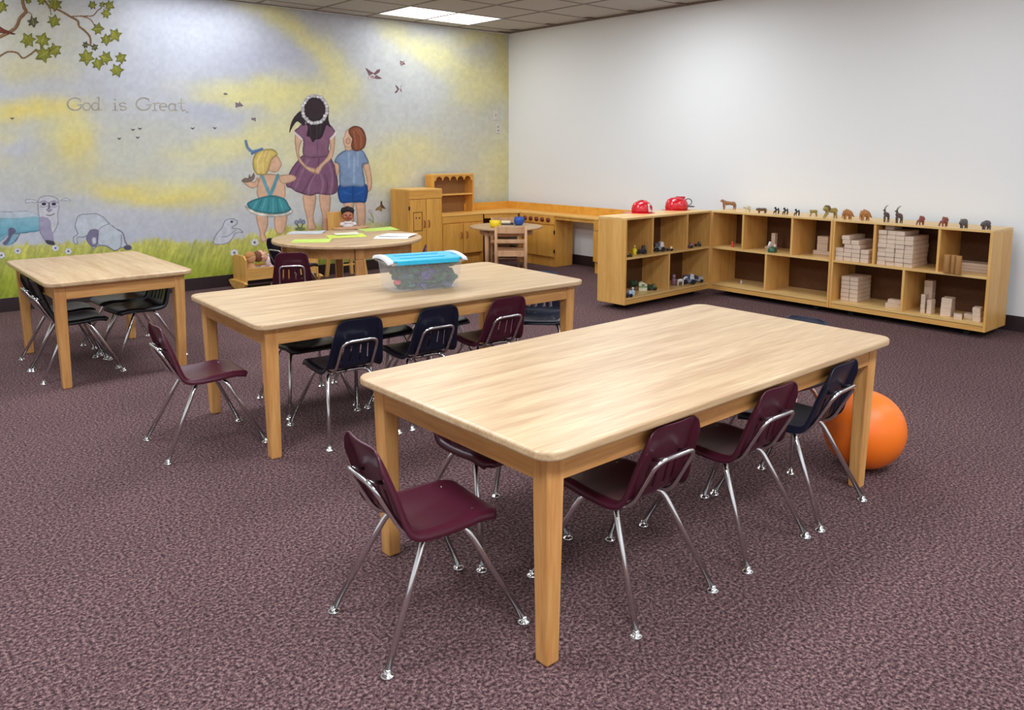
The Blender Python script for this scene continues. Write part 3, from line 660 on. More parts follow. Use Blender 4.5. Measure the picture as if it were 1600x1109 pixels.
def build_chair(color):
    t = thing('school_chair', '', 'chair')
    s = bpy.data.objects.new('seat_shell', SH[color]); COL.objects.link(s); s.parent = t
    loop = fillet([(0.10, .086, .316), (-0.108, .094, .316), (-0.204, .089, .486), (-0.204, -.089, .486), (-0.108, -.094, .316), (0.10, -.086, .316)], 0.042, 6)
    obj('back_frame', MB().tube(loop, 0.0082, 10), CHROME, t)
    for sx in (1, -1):
        for sy in (1, -1):
            l = obj('leg', leg_mesh(sx, sy), CHROME, t)
            fx, fy = sx*0.217, sy*(0.185 if sx > 0 else 0.181)
            obj('foot_glide', MB().lathe([(.019, 0.0), (.0205, .002), (.018, .006), (.012, .010), (.0098, .012), (.0095, .020)], 14, Matrix.Translation((fx, fy, 0))), CHROME, l)
    for x, y in ((0.105, 0.09), (0.105, -0.09)):
        obj('rivet', MB().ball((x, y, 0.3435), (0.006, 0.006, 0.003), n=10, m=6), RIVET, t)
    for y in (0.058, -0.058):
        obj('bolt', MB().tube([(-0.160, y, .474), (-0.206, y, .488)], .0062, 8), RIVET, t)
    return t
chair_proto = build_chair('maroon'); first_chair = [True]
def chair(x, y, deg, color, label, group=None):
    if first_chair[0]:
        first_chair[0] = False; c = chair_proto; c.location = (x, y, 0); c.rotation_euler = (0, 0, rad(deg)); c['label'] = label
    else: c = dup(chair_proto, (x, y, 0), rad(deg), label)
    if group: c['group'] = group
    for o in c.children:
        if o.name.startswith('seat_shell'): o.data = SH[color]
    return c
def at_back(px, py, deg):       # chair whose backrest top shows at this point
    p = on_z(px, py, 0.585); return p[0]+0.203*math.cos(rad(deg)), p[1]+0.203*math.sin(rad(deg))
chair(-5.475, -5.95, -6.6, 'maroon', 'maroon school chair standing free at the near end of the front table')
chair(-4.905, -6.204, 89.5, 'maroon', 'maroon chair tucked under the front table, nearest its near corner leg', 'chairs at the front table')
chair(-4.362, -6.214, 89.7, 'maroon', 'maroon chair, middle one of three on the near side of the front table', 'chairs at the front table')
chair(-3.929, -6.216, 93, 'navy', 'navy chair beside the orange ball at the front table', 'chairs at the front table')
chair(-4.99, -5.652, -94.5, 'maroon', 'maroon chair on the far side of the front table, its seat seen under the tabletop', 'chairs at the front table')
x, y = at_back(1263, 496, 180); chair(x, y, 180, 'navy', 'navy chair at the far right end of the front table, only its top edge showing', 'chairs at the front table')
chair(-5.427, -4.089, -3.6, 'maroon', 'maroon school chair standing free at the left end of the middle table')
chair(-4.859, -4.374, 87, 'navy', 'navy chair on the near side of the middle table, closest to the free maroon chair', 'chairs at the middle table')
x, y = at_back(687, 480, 88); chair(x, y, 88, 'navy', 'navy chair in the middle of the near side of the table with the box', 'chairs at the middle table')
x, y = at_back(796, 465, 88); chair(x, y, 88, 'maroon', 'maroon chair on the near side of the table with the box', 'chairs at the middle table')
chair(-4.796, -3.862, -94, 'black', 'dark chair under the middle table on its mural side, leftmost there', 'chairs at the middle table')
chair(-4.33, -3.86, -90, 'navy', 'dark chair under the middle table behind the two navy chairs', 'chairs at the middle table')
chair(-3.925, -3.86, -90, 'navy', 'dark chair under the middle table directly behind the maroon one', 'chairs at the middle table')
chair(-3.40, -4.215, -135, 'navy', 'navy chair with slotted back facing the camera under the right end of the middle table', 'chairs at the middle table')
chair(-5.58, -2.375, 0.4, 'black', 'black chair under the small table, left side, nearer one', 'black chairs at the small table')
chair(-5.565, -2.031, -0.4, 'black', 'black chair under the small table, left side, nearer the mural', 'black chairs at the small table')
chair(-5.17, -2.26, 186, 'black', 'black chair under the small table, right side, nearer one', 'black chairs at the small table')
chair(-5.16, -1.88, 182, 'black', 'black chair under the small table, right side, nearer the mural', 'black chairs at the small table')
x, y = at_back(455, 395, 62); chair(x, y, 62, 'maroon', 'maroon chair with back turned, pulled up to the round table', 'chairs at the round table')
x, y = at_back(428, 373, 12); chair(x, y, 12, 'navy', 'navy chair seen edge on at the left of the round table', 'chairs at the round table')
x, y = at_back(667, 384, 146); chair(x, y, 146, 'maroon', 'dark maroon chair behind the plastic box, right of the round table', 'chairs at the round table')

# ================================================================== ORANGE BALL
bl = MB().ball((0, 0, 0.168), 0.168, n=48, m=28)
BALLM = mat('orange vinyl', (255, 122, 28), 0.42, vary=0.03, scale=500, bump=0.1)
tb = thing('play_ball', 'big orange bouncy ball on the carpet behind a table leg', 'ball', (-3.405, -6.262, 0)); obj('ball_skin', bl, BALLM, tb)
obj('valve', MB().prism(circ(0.008, 14), 0, 0.003, Matrix.Translation((0, 0, 0.168))@Matrix.Rotation(rad(200), 4, 'Z')@Matrix.Rotation(rad(35), 4, 'Y')@Matrix.Translation((0, 0, 0.167))), mat('ball valve', (236, 96, 20), 0.5), tb)

# ================================================================== PLASTIC BOX ON THE MIDDLE TABLE
def clear_plastic():
    m, nt, b = new_mat('clear frosted plastic')
    b.inputs['Base Color'].default_value = L4((232, 232, 234)); b.inputs['Roughness'].default_value = 0.28
    nz = nt.nodes.new('ShaderNodeTexNoise'); nz.inputs['Scale'].default_value = 60
    rp = nt.nodes.new('ShaderNodeMapRange'); rp.inputs['To Min'].default_value = 0.19; rp.inputs['To Max'].default_value = 0.25
    nt.links.new(nz.outputs['Fac'], rp.inputs['Value']); nt.links.new(rp.outputs['Result'], b.inputs['Alpha']); return m
def white_plastic(): return mat('milky rim plastic', (226, 228, 232), 0.3)
t = thing('storage_box', 'clear plastic storage box with turquoise lid on the middle table', 'box', (-4.302, -4.238, TH), rad(-14.8))
bw, bd, tw, td, bh = 0.182, 0.100, 0.200, 0.128, 0.155
rings = []
def ring(wx, wy, z, r): return [(x, y, z) for x, y in rrect(-wx, wx, -wy, wy, r, 5)]
m = MB(); R_ = [ring(bw, bd, 0.002, .02), ring(bw+.002, bd+.003, 0.012, .022), ring(tw, td, bh, .028), ring(tw+.014, td+.010, bh+.002, .034), ring(tw+.014, td+.010, bh-.010, .034)]
n = len(R_[0]); vs = sum(R_, []); fs = [tuple(range(n-1, -1, -1))]
for i in range(len(R_)-1): fs += [(i*n+k, i*n+(k+1) % n, (i+1)*n+(k+1) % n, (i+1)*n+k) for k in range(n)]
m.add(vs, fs, False); obj('box_body', m, clear_plastic(), t)
lid = MB(); lid.prism(rrect(-tw+.004, tw-.004, -td-.004, td+.004, .03, 6), bh+.003, bh+.016)
l = obj('lid', lid, mat('turquoise plastic', (44, 178, 214), 0.3), t, label='turquoise lid', bevel=0.004)
for y in (-0.06, 0.05): obj('rib', MB().prism(rrect(-0.13, 0.12, y-.014, y+.014, .01, 4), bh+.016, bh+.020), MATS['turquoise plastic'], l, bevel=0.002)
for s in (-1, 1):
    m = MB(); N = 12; vs = []
    for k in range(N+1):
        u = -1+2*k/N; z = bh+0.004+0.017*(1-u*u); y = u*(td+.012)
        vs += [(s*(tw-.010), y, z-.004), (s*(tw-.010), y, z+.009), (s*(tw+.014), y, z+.009), (s*(tw+.021), y, z-.010)]
    fs = [(4*k+a, 4*k+(a+1) % 4, 4*k+4+(a+1) % 4, 4*k+4+a) for k in range(N) for a in range(4)]+[(3, 2, 1, 0), (4*N, 4*N+1, 4*N+2, 4*N+3)]
    m.add(vs, fs, True); obj('lid_handle', m, white_plastic(), t, label='white curved lid handle', bevel=0.003)
for s in (-1, 1): obj('lid_rim', MB().box(-tw+.03, tw-.03, *sorted((s*(td+.013), s*(td+.003))), bh-.010, bh+.014), MATS['turquoise plastic'], l, bevel=0.003)
# toy bricks filling the box
TC = {'green': (40, 108, 72), 'deep green': (28, 84, 58), 'violet': (104, 84, 176), 'teal': (48, 134, 112), 'grey blue': (66, 88, 118), 'pink': (230, 84, 96)}
def star(mb, M, s):
    for k in range(3): mb.box(-s, s, -s*.3, s*.3, -s*.3, s*.3, M@Matrix.Rotation(k*PI/3, 4, 'Z'))
piles = {k: MB() for k in TC}
for i in range(620):
    x, y, z = random.uniform(-.165, .178), random.uniform(-.1, .1), random.uniform(.014, .138)
    sc = (bw-.012+(tw-bw)*z/bh)/bw; lim_y = bd-.012+(td-bd)*z/bh
    if x < -0.14+.02*random.random() or abs(y) > lim_y: continue
    if z > .112 and (x < -.06 or abs(x-.02) < .02): continue
    c = random.choice(['green', 'deep green', 'green', 'teal', 'deep green'])
    if -.03 < x < .05 and random.random() < .65: c = 'violet'
    if random.random() < .12: c = 'grey blue'
    M = Matrix.Translation((x, y, z))@Matrix.Rotation(random.random()*6, 4, 'X')@Matrix.Rotation(random.random()*6, 4, 'Z')
    star(piles[c], M, .014)
star(piles['pink'], Matrix.Translation((-.15, -.075, .05))@Matrix.Rotation(.4, 4, 'X'), .016); star(piles['pink'], Matrix.Translation((-.152, -.082, .045)), .013)
allp = MB(); fm = []; ms = []
for k, pm in piles.items():
    ms.append(mat('toy '+k, TC[k], 0.45)); fm += [len(ms)-1]*len(pm.f); allp.add(pm.v, pm.f)
me = allp.mesh('toy_pieces')
for q in ms: me.materials.append(q)
me.polygons.foreach_set('material_index', np.array(fm, dtype=np.int32))
o = obj('toy_pieces', me, None, None, 'heap of green and violet star toys inside the clear box', kind='stuff'); o['category'] = 'toys'
o.location = (-4.302, -4.238, TH); o.rotation_euler = (0, 0, rad(-14.8))

# ================================================================== SHELF UNITS
def shelf_unit(label, origin, ang, W, D, ups, low, group='open shelf units'):
    """origin = front left floor corner; local x along the front, y into the unit"""
    t = thing('shelf_unit', label, 'shelf', (*origin, 0), ang, group)
    k = 0.018; zt, zm, zb, z0 = 0.784, 0.452, 0.112, 0.052
    for x in (0, W-k): obj('side_panel', MB().box(x, x+k, 0, D, z0, zt-k), BIRZ, t, bevel=0.0015)
    obj('top_panel', MB().box(0, W, 0, D, zt-k, zt), BIRT, t, bevel=0.002)
    obj('middle_shelf', MB().box(k, W-k, 0.002, D-.008, zm-k, zm), BIRT, t)
    obj('bottom_shelf', MB().box(k, W-k, 0.002, D-.008, zb-k, zb), BIRT, t)
    obj('back_panel', MB().box(k, W-k, D-.008, D-.002, z0, zt-k), BACK, t)
    for u in ups: obj('divider', MB().box(u*W-k/2, u*W+k/2, 0.003, D-.008, zm, zt-k), BIRZ, t)
    for u in low: obj('divider', MB().box(u*W-k/2, u*W+k/2, 0.003, D-.008, zb, zm-k), BIRZ, t)
    obj('toe_rail', MB().box(k, W-k, 0.006, 0.024, z0, zb-k-.004), BIRX, t)
    obj('toe_rail', MB().box(k, W-k, D-.024, D-.008, z0, zb-k-.004), BIRX, t)
    obj('base_shade_panel', MB().box(k, W-k, .024, D-.024, z0+.004, z0+.012), BACK, t)  # dark panel colour stands in for the shade in the gap around the casters
    for x in (0.15, W-.15):
        for y in (0.085, D-.085):
            m = MB().prism(circ(0.023, 16), -0.010, 0.010, Matrix.Translation((x, y, 0.023))@Matrix.Rotation(PI/2, 4, 'X')); m.box(x-.012, x+.012, y-.013, y+.013, 0.030, z0+.004)
            obj('caster', m, RUBBER, t)
    return t
ANG_R = math.atan2(-0.99986, -0.01683); FR = np.array([-0.446, -3.376, 0])
uR = np.array([math.cos(ANG_R), math.sin(ANG_R), 0]); bR = np.array([-uR[1], uR[0], 0])
WR, DR = 1.186, 0.385
FR2 = FR+uR*1.189
shelf_unit('birch shelf unit by the white wall, mostly empty, next to the folded corner', FR[:2], ANG_R, WR, DR, (.286, .692), (.492,))
shelf_unit('birch shelf unit by the white wall stacked with wooden blocks', FR2[:2], ANG_R, WR, DR, (.290, .697), (.495,))
FL = np.array([-1.667, -3.399, 0]); ANG_L = math.atan2(0.023, 1.221); WL, DL = 1.222, 0.305
uL = np.array([math.cos(ANG_L), math.sin(ANG_L), 0]); bL = np.array([-uL[1], uL[0], 0])
shelf_unit('birch shelf unit standing out from the wall with red helmets on top', FL[:2], ANG_L, WL, DL, (.297, .703), (.495,))

def on_R(px, py, z): return on_z(px, py, z)
# ================================================================== WOODEN BLOCKS
blk_me = {}
def block(pos, dims, ang, label, group, m=BLOCK):
    key = tuple(round(d, 3) for d in dims)+(m.name,)
    if key not in blk_me:
        a, b_, c = dims
        o = obj('wooden_block', MB().box(-a/2, a/2, -b_/2, b_/2, 0, c), m, bevel=0.003); blk_me[key] = o.data
    else:
        o = bpy.data.objects.new('wooden_block', blk_me[key]); COL.objects.link(o)
        bv = o.modifiers.new('bevel', 'BEVEL'); bv.width = 0.003; bv.segments = 2
    o.location = tuple(pos); o.rotation_euler = (0, 0, ang); tag(o, label, 'block', group); return o
ORD = ['first', 'second', 'third', 'fourth', 'fifth', 'sixth', 'seventh', 'eighth', 'ninth']
def loc_R2(s, d, z): p = FR2+uR*s+bR*d; return (p[0], p[1], z)
def loc_R1(s, d, z): p = FR+uR*s+bR*d; return (p[0], p[1], z)
ZM, ZB = 0.452, 0.112
bwid, bht = 0.0655, 0.0342
jit = lambda a: random.uniform(-a, a)
# tall stack in the middle upper compartment
s0 = 0.290*WR+0.018
tall = {0: ([1]*8, 0), 1: ([1]*8, 1), 2: ([1]*8, 2), 3: ([1, 1, 1, 1, 1, 1, 1], 3)}
tall = [8, 8, 8, 7]
for c in range(4):
    for r in range(tall[c]):
        dep = .27 if c == 3 else .25
        block(loc_R2(s0+.036+c*0.0685+jit(.0016), .020+dep/2+jit(.007), ZM+r*bht), (bwid, dep, bht-.0016), ANG_R+jit(.01),
              'pale wooden block in the tall stack, %s row up, %s column from left' % (ORD[r], ORD[c]), 'blocks of the tall stack')
block(loc_R2(s0+.055, .16, ZM+8*bht), (.07, .14, .030), ANG_R, 'pale wooden block lying alone on top of the tall stack', 'blocks of the tall stack')
# stepped stack in the left upper compartment
step = [(0, 0, 0), (0, 1, 0), (0, 2, 0), (1, 0, 0), (1, 1, 0), (1, 2, 0), (1, 3, .0), (1, 4, -.014), (1, 5, -.022), (2, 0, 0), (2, 1, 0), (2, 2, 0), (2, 3, 0), (2, 4, -.012), (3, 0, 0), (3, 1, 0), (3, 2, 0)]
for c, r, dx in step:
    block(loc_R2(.018+.034+c*0.0700+dx+jit(.0015), .022+.13+jit(.004), ZM+r*bht), (bwid, .26, bht-.0016), ANG_R+jit(.012),
          'pale wooden block in the stepped stack, %s row up, %s column from left' % (ORD[r], ORD[c]), 'blocks of the stepped stack')
# right upper compartment: cylinders and flat boards
WORN = wood('golden worn wood', (150, 104, 52), (182, 134, 78), 'z', 0.5)
for k, (px, py) in enumerate(((1479, 426), (1489, 427), (1496.5, 428.5))):
    p = on_z(px, py, ZM); o = obj('wooden_cylinder', MB().prism(circ(.0235 if k == 0 else .0205, 24), 0, .135, smooth=True), WORN, bevel=.002); o.location = (p[0], p[1], ZM)
    tag(o, ['golden wooden cylinder standing alone at the left of three', 'golden wooden cylinder standing between two others', 'golden wooden cylinder standing next to the flat boards'][k], 'cylinder', 'standing wooden cylinders')
for r in range(3):
    block(loc_R2(.99+r*.006, .24, ZM+r*.022), (.28-.02*r, .15, .0214), ANG_R+.02*r, 'flat wooden board beside the cylinders, %s from the bottom' % ORD[r], 'flat boards')
# lower left compartment
for r in range(6):
    for c in range(2):
        block(loc_R2(.085+.073*c, .20+jit(.002), ZB+r*bht), (.070, .22, bht-.0016), ANG_R+jit(.006), 'wooden block in the neat cube on the bottom shelf, %s layer up, %s side' % (ORD[r], ('left', 'right')[c]), 'blocks of the neat cube')
for k, (px, py, dims, lb) in enumerate(((1394, 481, (.14, .07, .034), 'left end'), (1403, 480, (.07, .14, .036), 'right end'))):
    p = loc_R2(.485, .13, ZB+.034*k)
    block(p, dims if k == 0 else (.10, .06, .030), ANG_R+.3*(1-k), 'short wooden block lying beside the lower divider, %s one' % ('bottom', 'top')[k], 'blocks by the lower divider')
# lower right compartment
s1 = .495*WR
for r in range(5): block(loc_R2(s1+.10, .25, ZB+r*.046), (.062, .062, .0455), ANG_R+jit(.03), 'square wooden block in the tallest tower on the bottom right shelf, %s from the bottom' % ORD[r], 'tower blocks')
for r in range(4): block(loc_R2(s1+.128, .10, ZB+r*.036), (.032, .06, .0355), ANG_R+jit(.05), 'thin wooden block in the left of two thin towers, %s from the bottom' % ORD[r], 'tower blocks')
for r in range(3): block(loc_R2(s1+.178, .10, ZB+r*.036), (.034, .07, .0355), ANG_R+jit(.05), 'thin wooden block in the right of two thin towers, %s from the bottom' % ORD[r], 'tower blocks')
for r in range(4): block(loc_R2(s1+.288, .13, ZB+r*.034), (.072, .10, .0336), ANG_R+.1+jit(.04), 'wide wooden block in the squat tower on the bottom right shelf, %s from the bottom' % ORD[r], 'tower blocks')
block(loc_R2(s1+.385, .07, ZB), (.055, .08, .034), ANG_R+.35, 'small wooden block lying alone in front, left of the other loose block', 'loose blocks')
block(loc_R2(s1+.435, .15, ZB), (.06, .09, .036), ANG_R+.2, 'small wooden block lying alone, right of the other loose block', 'loose blocks')
for r in range(3): block(loc_R2(s1+.520-.006*r, .09, ZB+r*.034), (.052, .09, .0336), ANG_R+.08*r, 'wooden block in the short tower against the right end panel, %s from the bottom' % ORD[r], 'tower blocks')
# blocks on the first wall unit
for r in range(3): block(loc_R1(.692*WR+.16 if r else .692*WR+.18, .27, ZM+(0 if r == 0 else .034+(r-1)*.062)), ((.20, .10, .0336) if r == 0 else (.095, .095, .0615)), ANG_R+.02*r, 'grey wooden block in the pile of three in a cubby, %s from bottom' % ORD[r], 'cubby blocks')
m = MB().prism([(0, 0), (.10, 0), (.10, .145), (.062, .145), (.062, .06), (.035, .03), (0, .02)], -.02, .02, Matrix.Rotation(PI/2, 4, 'X'))
o = obj('arch_block', m, BLOCK, bevel=.002); p = loc_R1(.286*WR+.085, .25, ZM); o.location = p; o.rotation_euler = (0, 0, ANG_R)
tag(o, 'grey boot shaped wooden block standing at the back of a cubby', 'block')

# ================================================================== PLAY KITCHEN
BY, FY = -0.07, -0.44          # back and front of the units on the mural wall
BX, FX = -0.07, -0.365         # back and front of the units on the white wall
CZ = 0.60
def handle(mb, M):
    mb.tube(fillet([(-.038, 0, 0), (-.030, 0, .020), (.030, 0, .020), (.038, 0, 0)], .012, 4), .006, 8, M)
def facing(p, out):            # a frame whose x axis is vertical and whose z axis points out of a front
    z = Vector(out).normalized(); x = Vector((0, 0, 1)); y = z.cross(x)
    return Matrix.Translation(p)@Matrix((x, y, z)).transposed().to_4x4()
S_ = (0, -1, 0); W_ = (-1, 0, 0)
# refrigerator
t = thing('play_refrigerator', 'tall maple play refrigerator cabinet against the mural', 'cabinet', (-1.59, -0.25, 0))
x0, x1, y0, y1 = -.22, .22, FY+.25+.015, BY+.25
m = MB(); m.box(x0, x1, y0, y1, .0, .885)
obj('body', m, KITZ, t, bevel=.002); obj('top_panel', MB().box(x0, x1, y0-.015, y1, .885, .903), KITT, t, bevel=.002); obj('header', MB().box(x0, x1, y0-.016, y0, .80, .884), KITX, t)
for a, b_, s in ((x0+.006, -.004, 1), (.004, x1-.006, -1)):
    d = obj('door', MB().box(a, b_, y0-.017, y0-.001, .06, .79), KITZ, t, bevel=.002)
    mb = MB(); handle(mb, facing(((-.03 if s > 0 else .03), y0-.017, .52), S_)); obj('handle', mb, HANDLE, d)
    if s > 0:
        mb = MB(); cx = -.112
        for q in ((cx-.06, cx+.06, .445, .452), (cx-.06, cx+.06, .648, .655), (cx-.06, cx-.053, .445, .655), (cx+.053, cx+.06, .445, .655)): mb.box(q[0], q[1], y0-.019, y0-.016, q[2], q[3])
        obj('dispenser_outline', mb, mat('dark engraved line', (96, 56, 18), .6), d)
        mb = MB(); mb.box(cx-.03, cx-.012, y0-.0185, y0-.016, .58, .60); mb.box(cx+.012, cx+.03, y0-.0185, y0-.016, .58, .60); obj('dispenser_mark', mb, mat('faint engraved mark', (140, 88, 30), .6), d)
for z in (.20, .70): obj('hinge', MB().box(x0-.003, x0+.006, y0-.020, y0-.004, z-.02, z+.02), DARK, t)
# sink cabinet
t = thing('play_sink_cabinet', 'maple play sink cabinet with two doors between refrigerator and corner', 'cabinet', (-1.075, -0.25, 0))
x0, x1 = -.295, .295; y0 = FY+.25+.012
m = MB(); m.box(x0, x1, y0, y1, .14, CZ-.018); m.box(x0, x1, y0+.04, y1, 0, .14); m.box(x0, x0+.02, y0, y1, 0, .14); m.box(x1-.02, x1, y0, y1, 0, .14); obj('body', m, KITZ, t)
obj('countertop', MB().box(x0, x1, y0-.016, y1, CZ-.018, CZ), KITT, t, bevel=.002)
obj('apron_panel', MB().box(x0+.004, x1-.004, y0-.013, y0, .505, CZ-.022), KITX, t, bevel=.001)
for a, b_, s in ((x0+.008, -.006, 1), (.006, x1-.008, -1)):
    d = obj('door', MB().box(a, b_, y0-.017, y0-.001, .145, .492), KITZ, t, bevel=.002)
    mb = MB(); handle(mb, facing(((-.035 if s > 0 else .045), y0-.017, .36), S_)); obj('handle', mb, HANDLE, d)
# hutch on the sink cabinet
t = thing('play_hutch', 'open maple hutch with scalloped valance above the play sink', 'shelf', (-1.04, -0.147, CZ))
x0, x1, ya, yb = -.296, .296, -.078, .077
for a in (x0, x1-.018): obj('side_panel', MB().box(a, a+.018, ya, yb, 0, .437), KITZ, t, bevel=.001)
obj('top_panel', MB().box(x0, x1, ya-.002, yb, .437, .452), KITT, t); obj('shelf_board', MB().box(x0+.018, x1-.018, ya+.004, yb-.006, .205, .22), KITT, t)
obj('back_panel', MB().box(x0+.018, x1-.018, yb-.006, yb, 0, .437), mat('brown hutch back', (150, 104, 56), .6), t)
pl = [(x0+.018, .437), (x0+.018, .375)]
nS = 5; ws = (x1-x0-.036-.04)/nS; pl.append((x0+.038, .375))
for k in range(nS):
    cx = x0+.038+ws*(k+.5); pl += [(cx+ws*.46*math.cos(a), .378+.046*math.sin(a)) for a in np.linspace(PI, 0, 9)]
pl += [(x1-.038, .375), (x1-.018, .375), (x1-.018, .437)]
obj('valance', MB().prism([(x, z) for x, z in pl], 0, .010, Matrix.Translation((0, ya+.012, 0))@Matrix.Rotation(PI/2, 4, 'X')), KITX, t)
# corner unit
t = thing('play_corner_counter', 'maple corner counter with dark open space under its slanted front', 'cabinet', (0, 0, 0))
P = [(-.779, BY), (-.779, FY), (FX, -.619), (BX, -.619), (BX, BY)]
obj('countertop', MB().prism(P, CZ-.018, CZ), KITT, t, bevel=.002)
obj('side_panel', MB().box(-.779, -.762, FY+.02, BY, 0, CZ-.018), KITZ, t); obj('side_panel', MB().box(FX+.015, BX, -.619, -.603, 0, CZ-.018), KITZ, t)
dv = Vector((FX+.779, -.619-FY, 0)); dl = dv.length; Mf = Matrix.Translation((-.779, FY, 0))@Matrix.Rotation(math.atan2(dv.y, dv.x), 4, 'Z')
obj('front_rail', MB().box(.02, dl-.02, .014, .028, .53, CZ-.019, Mf), KITX, t); obj('inner_back', MB().box(.06, dl-.06, .20, .21, .0, CZ-.02, Mf), BACK, t)
for q in (MB().box(-.779, BX, BY-.016, BY, CZ, CZ+.088), MB().box(BX-.016, BX, -.619, BY-.016, CZ, CZ+.088)): obj('splash_board', q, KSPL, t, bevel=.002)
# stove
t = thing('play_stove', 'maple play stove with five red brown knobs on its panel', 'cabinet', (0, 0, 0))
ya, yb = -1.212, -.623
obj('body', MB().box(FX+.014, BX, ya, yb, 0, CZ-.018), KITZ, t, bevel=.001); obj('countertop', MB().box(FX, BX, ya, yb, CZ-.018, CZ), KITT, t, bevel=.002)
obj('splash_board', MB().box(BX-.016, BX, ya, yb, CZ, CZ+.088), KSPL, t, bevel=.002)
cp = obj('control_panel', MB().box(FX-.002, FX+.014, ya+.003, yb-.003, .485, CZ-.02), KITX, t, bevel=.001)
for k in range(5):
    y = yb-.10-.098*k; mb = MB(); M = facing((FX-.002, y, .535), W_); mb.lathe([(.026, 0), (.026, .006), (.020, .010), (.018, .022), (.0001, .024)], 16, M); mb.box(-.022, .022, -.005, .005, .010, .028, M); obj('knob', mb, mat('red brown knob', (122, 42, 22), .4), cp)
d = obj('oven_door', MB().box(FX-.004, FX+.013, ya+.012, yb-.05, .115, .472), KITZ, t, bevel=.002)
mb = MB(); handle(mb, facing((FX-.004, yb-.09, .34), W_)); obj('handle', mb, HANDLE, d)
for z in (.18, .40): obj('hinge', MB().box(FX-.004, FX+.01, ya+.001, ya+.011, z-.02, z+.02), DARK, t)
# open desk counter and drawer unit
t = thing('play_desk_counter', 'maple counter bridging an open knee space beside the play stove', 'cabinet', (0, 0, 0))
ya, yb = -1.813, -1.214
obj('countertop', MB().box(FX, BX, ya, yb, CZ-.018, CZ), KITT, t, bevel=.002); obj('front_rail', MB().box(FX+.014, FX+.028, ya, yb, .545, CZ-.019), KITX, t)
obj('splash_board', MB().box(BX-.016, BX, ya, yb, CZ, CZ+.088), KSPL, t, bevel=.002); obj('side_panel', MB().box(FX+.09, BX, ya, ya+.012, .45, CZ-.019), KITZ, t)
t = thing('play_drawer_cabinet', 'maple play cabinet half hidden behind the shelf unit with helmets', 'cabinet', (0, 0, 0))
ya, yb = -2.42, -1.815
obj('body', MB().box(FX+.03, BX, ya, yb, 0, CZ-.018), KITZ, t); obj('countertop', MB().box(FX, BX, ya, yb, CZ-.018, CZ), KITT, t, bevel=.002)
obj('drawer', MB().box(FX, FX+.028, ya+.004, yb-.002, .47, CZ-.022), KITX, t, bevel=.002); obj('door', MB().box(FX-.002, FX+.028, ya+.004, yb-.002, .13, .462), KITZ, t, bevel=.002)
obj('splash_board', MB().box(BX-.016, BX, ya, yb, CZ, CZ+.088), KSPL, t, bevel=.002)

# ================================================================== LITTLE ROUND TABLE WITH WOODEN CHAIRS
T2 = (-1.08, -1.20); T2H = 0.52
t = thing('play_table', 'little round table with toy dishes in the play kitchen', 'table', (*T2, 0))
obj('tabletop', MB().prism(circ(.39, 48), T2H-.02, T2H), TOPX, t, bevel=.006); obj('apron', MB().lathe([(.27, T2H-.085), (.285, T2H-.085), (.285, T2H-.02), (.27, T2H-.02)], 32, smooth=False), BEECH, t)
for k in range(4):
    a = rad(4+90*k); M = Matrix.Translation((.285*math.cos(a), .285*math.sin(a), 0)); obj('leg', MB().lathe([(.018, 0), (.026, T2H-.021)], 14, M), BEECH, t)
def wood_chair(label, x, y, deg):
    t = thing('wooden_chair', label, 'chair', (x, y, 0), rad(deg), 'wooden chairs in the play kitchen')
    w2 = .165
    obj('seat', MB().prism(rrect(-.15, .17, -w2, w2, .03, 5), .285, .303), BEECH, t, bevel=.005)
    for s in (-1, 1):
        obj('rear_post', MB().tube([(-.175, s*(w2-.012), 0), (-.150, s*(w2-.012), .29), (-.175, s*(w2-.012), .56)], [.016, .018, .014], 10), BEECH, t)
        obj('leg', MB().tube([(.16, s*(w2-.015), 0), (.14, s*(w2-.02), .286)], [.014, .017], 10), BEECH, t)
        obj('side_stretcher', MB().tube([(-.165, s*(w2-.013), .13), (.15, s*(w2-.017), .13)], .009, 8), BEECH, t)
    for z0, z1 in ((.485, .555), (.385, .425)):
        P = [(-.172-.012*(1-(y/w2)**2)-.02*(z0-.45), y) for y in np.linspace(-w2+.01, w2-.01, 9)]
        obj('back_slat', MB().prism(P+[(x+.013, y) for x, y in P[::-1]], z0, z1), BEECH, t, bevel=.003)
    obj('front_stretcher', MB().tube([(.15, -w2+.02, .18), (.15, w2-.02, .18)], .009, 8), BEECH, t)
    obj('seat_rail', MB().box(-.155, -.14, -w2+.02, w2-.02, .245, .286), BEECH, t)
    return t
h = 49.0; d = (math.cos(rad(h)), math.sin(rad(h)))
wood_chair('wooden ladder back chair with its back turned, in front of the little round table', -1.338+.18*d[0], -1.576+.18*d[1], h)
wood_chair('wooden ladder back chair behind the little round table, facing out', -.80, -.86, h+180)
def lathe_thing(name, label, cat, pos, prof, m, group=None, n=24): 
    o = obj(name, MB().lathe(prof, n), m); o.location = pos; return tag(o, label, cat, group)
YEL = mat('yellow plastic', (250, 216, 20), .35); BLU = mat('blue plastic', (40, 84, 166), .35); WHT = mat('white plastic', (232, 230, 226), .4)
p = on_z(773, 355, T2H)
t = thing('toy_cup', 'yellow toy cup on the little round table', 'cup', p); obj('cup_body', MB().lathe([(.036, 0), (.050, .02), (.056, .072), (.051, .072), (.044, .01), (.0001, .008)], 20), YEL, t); obj('handle', MB().tube(fillet([(.052, 0, .058), (.082, 0, .056), (.080, 0, .020), (.048, 0, .020)], .014, 4), .006, 8), YEL, t)
p = on_z(810.5, 351.5, T2H)
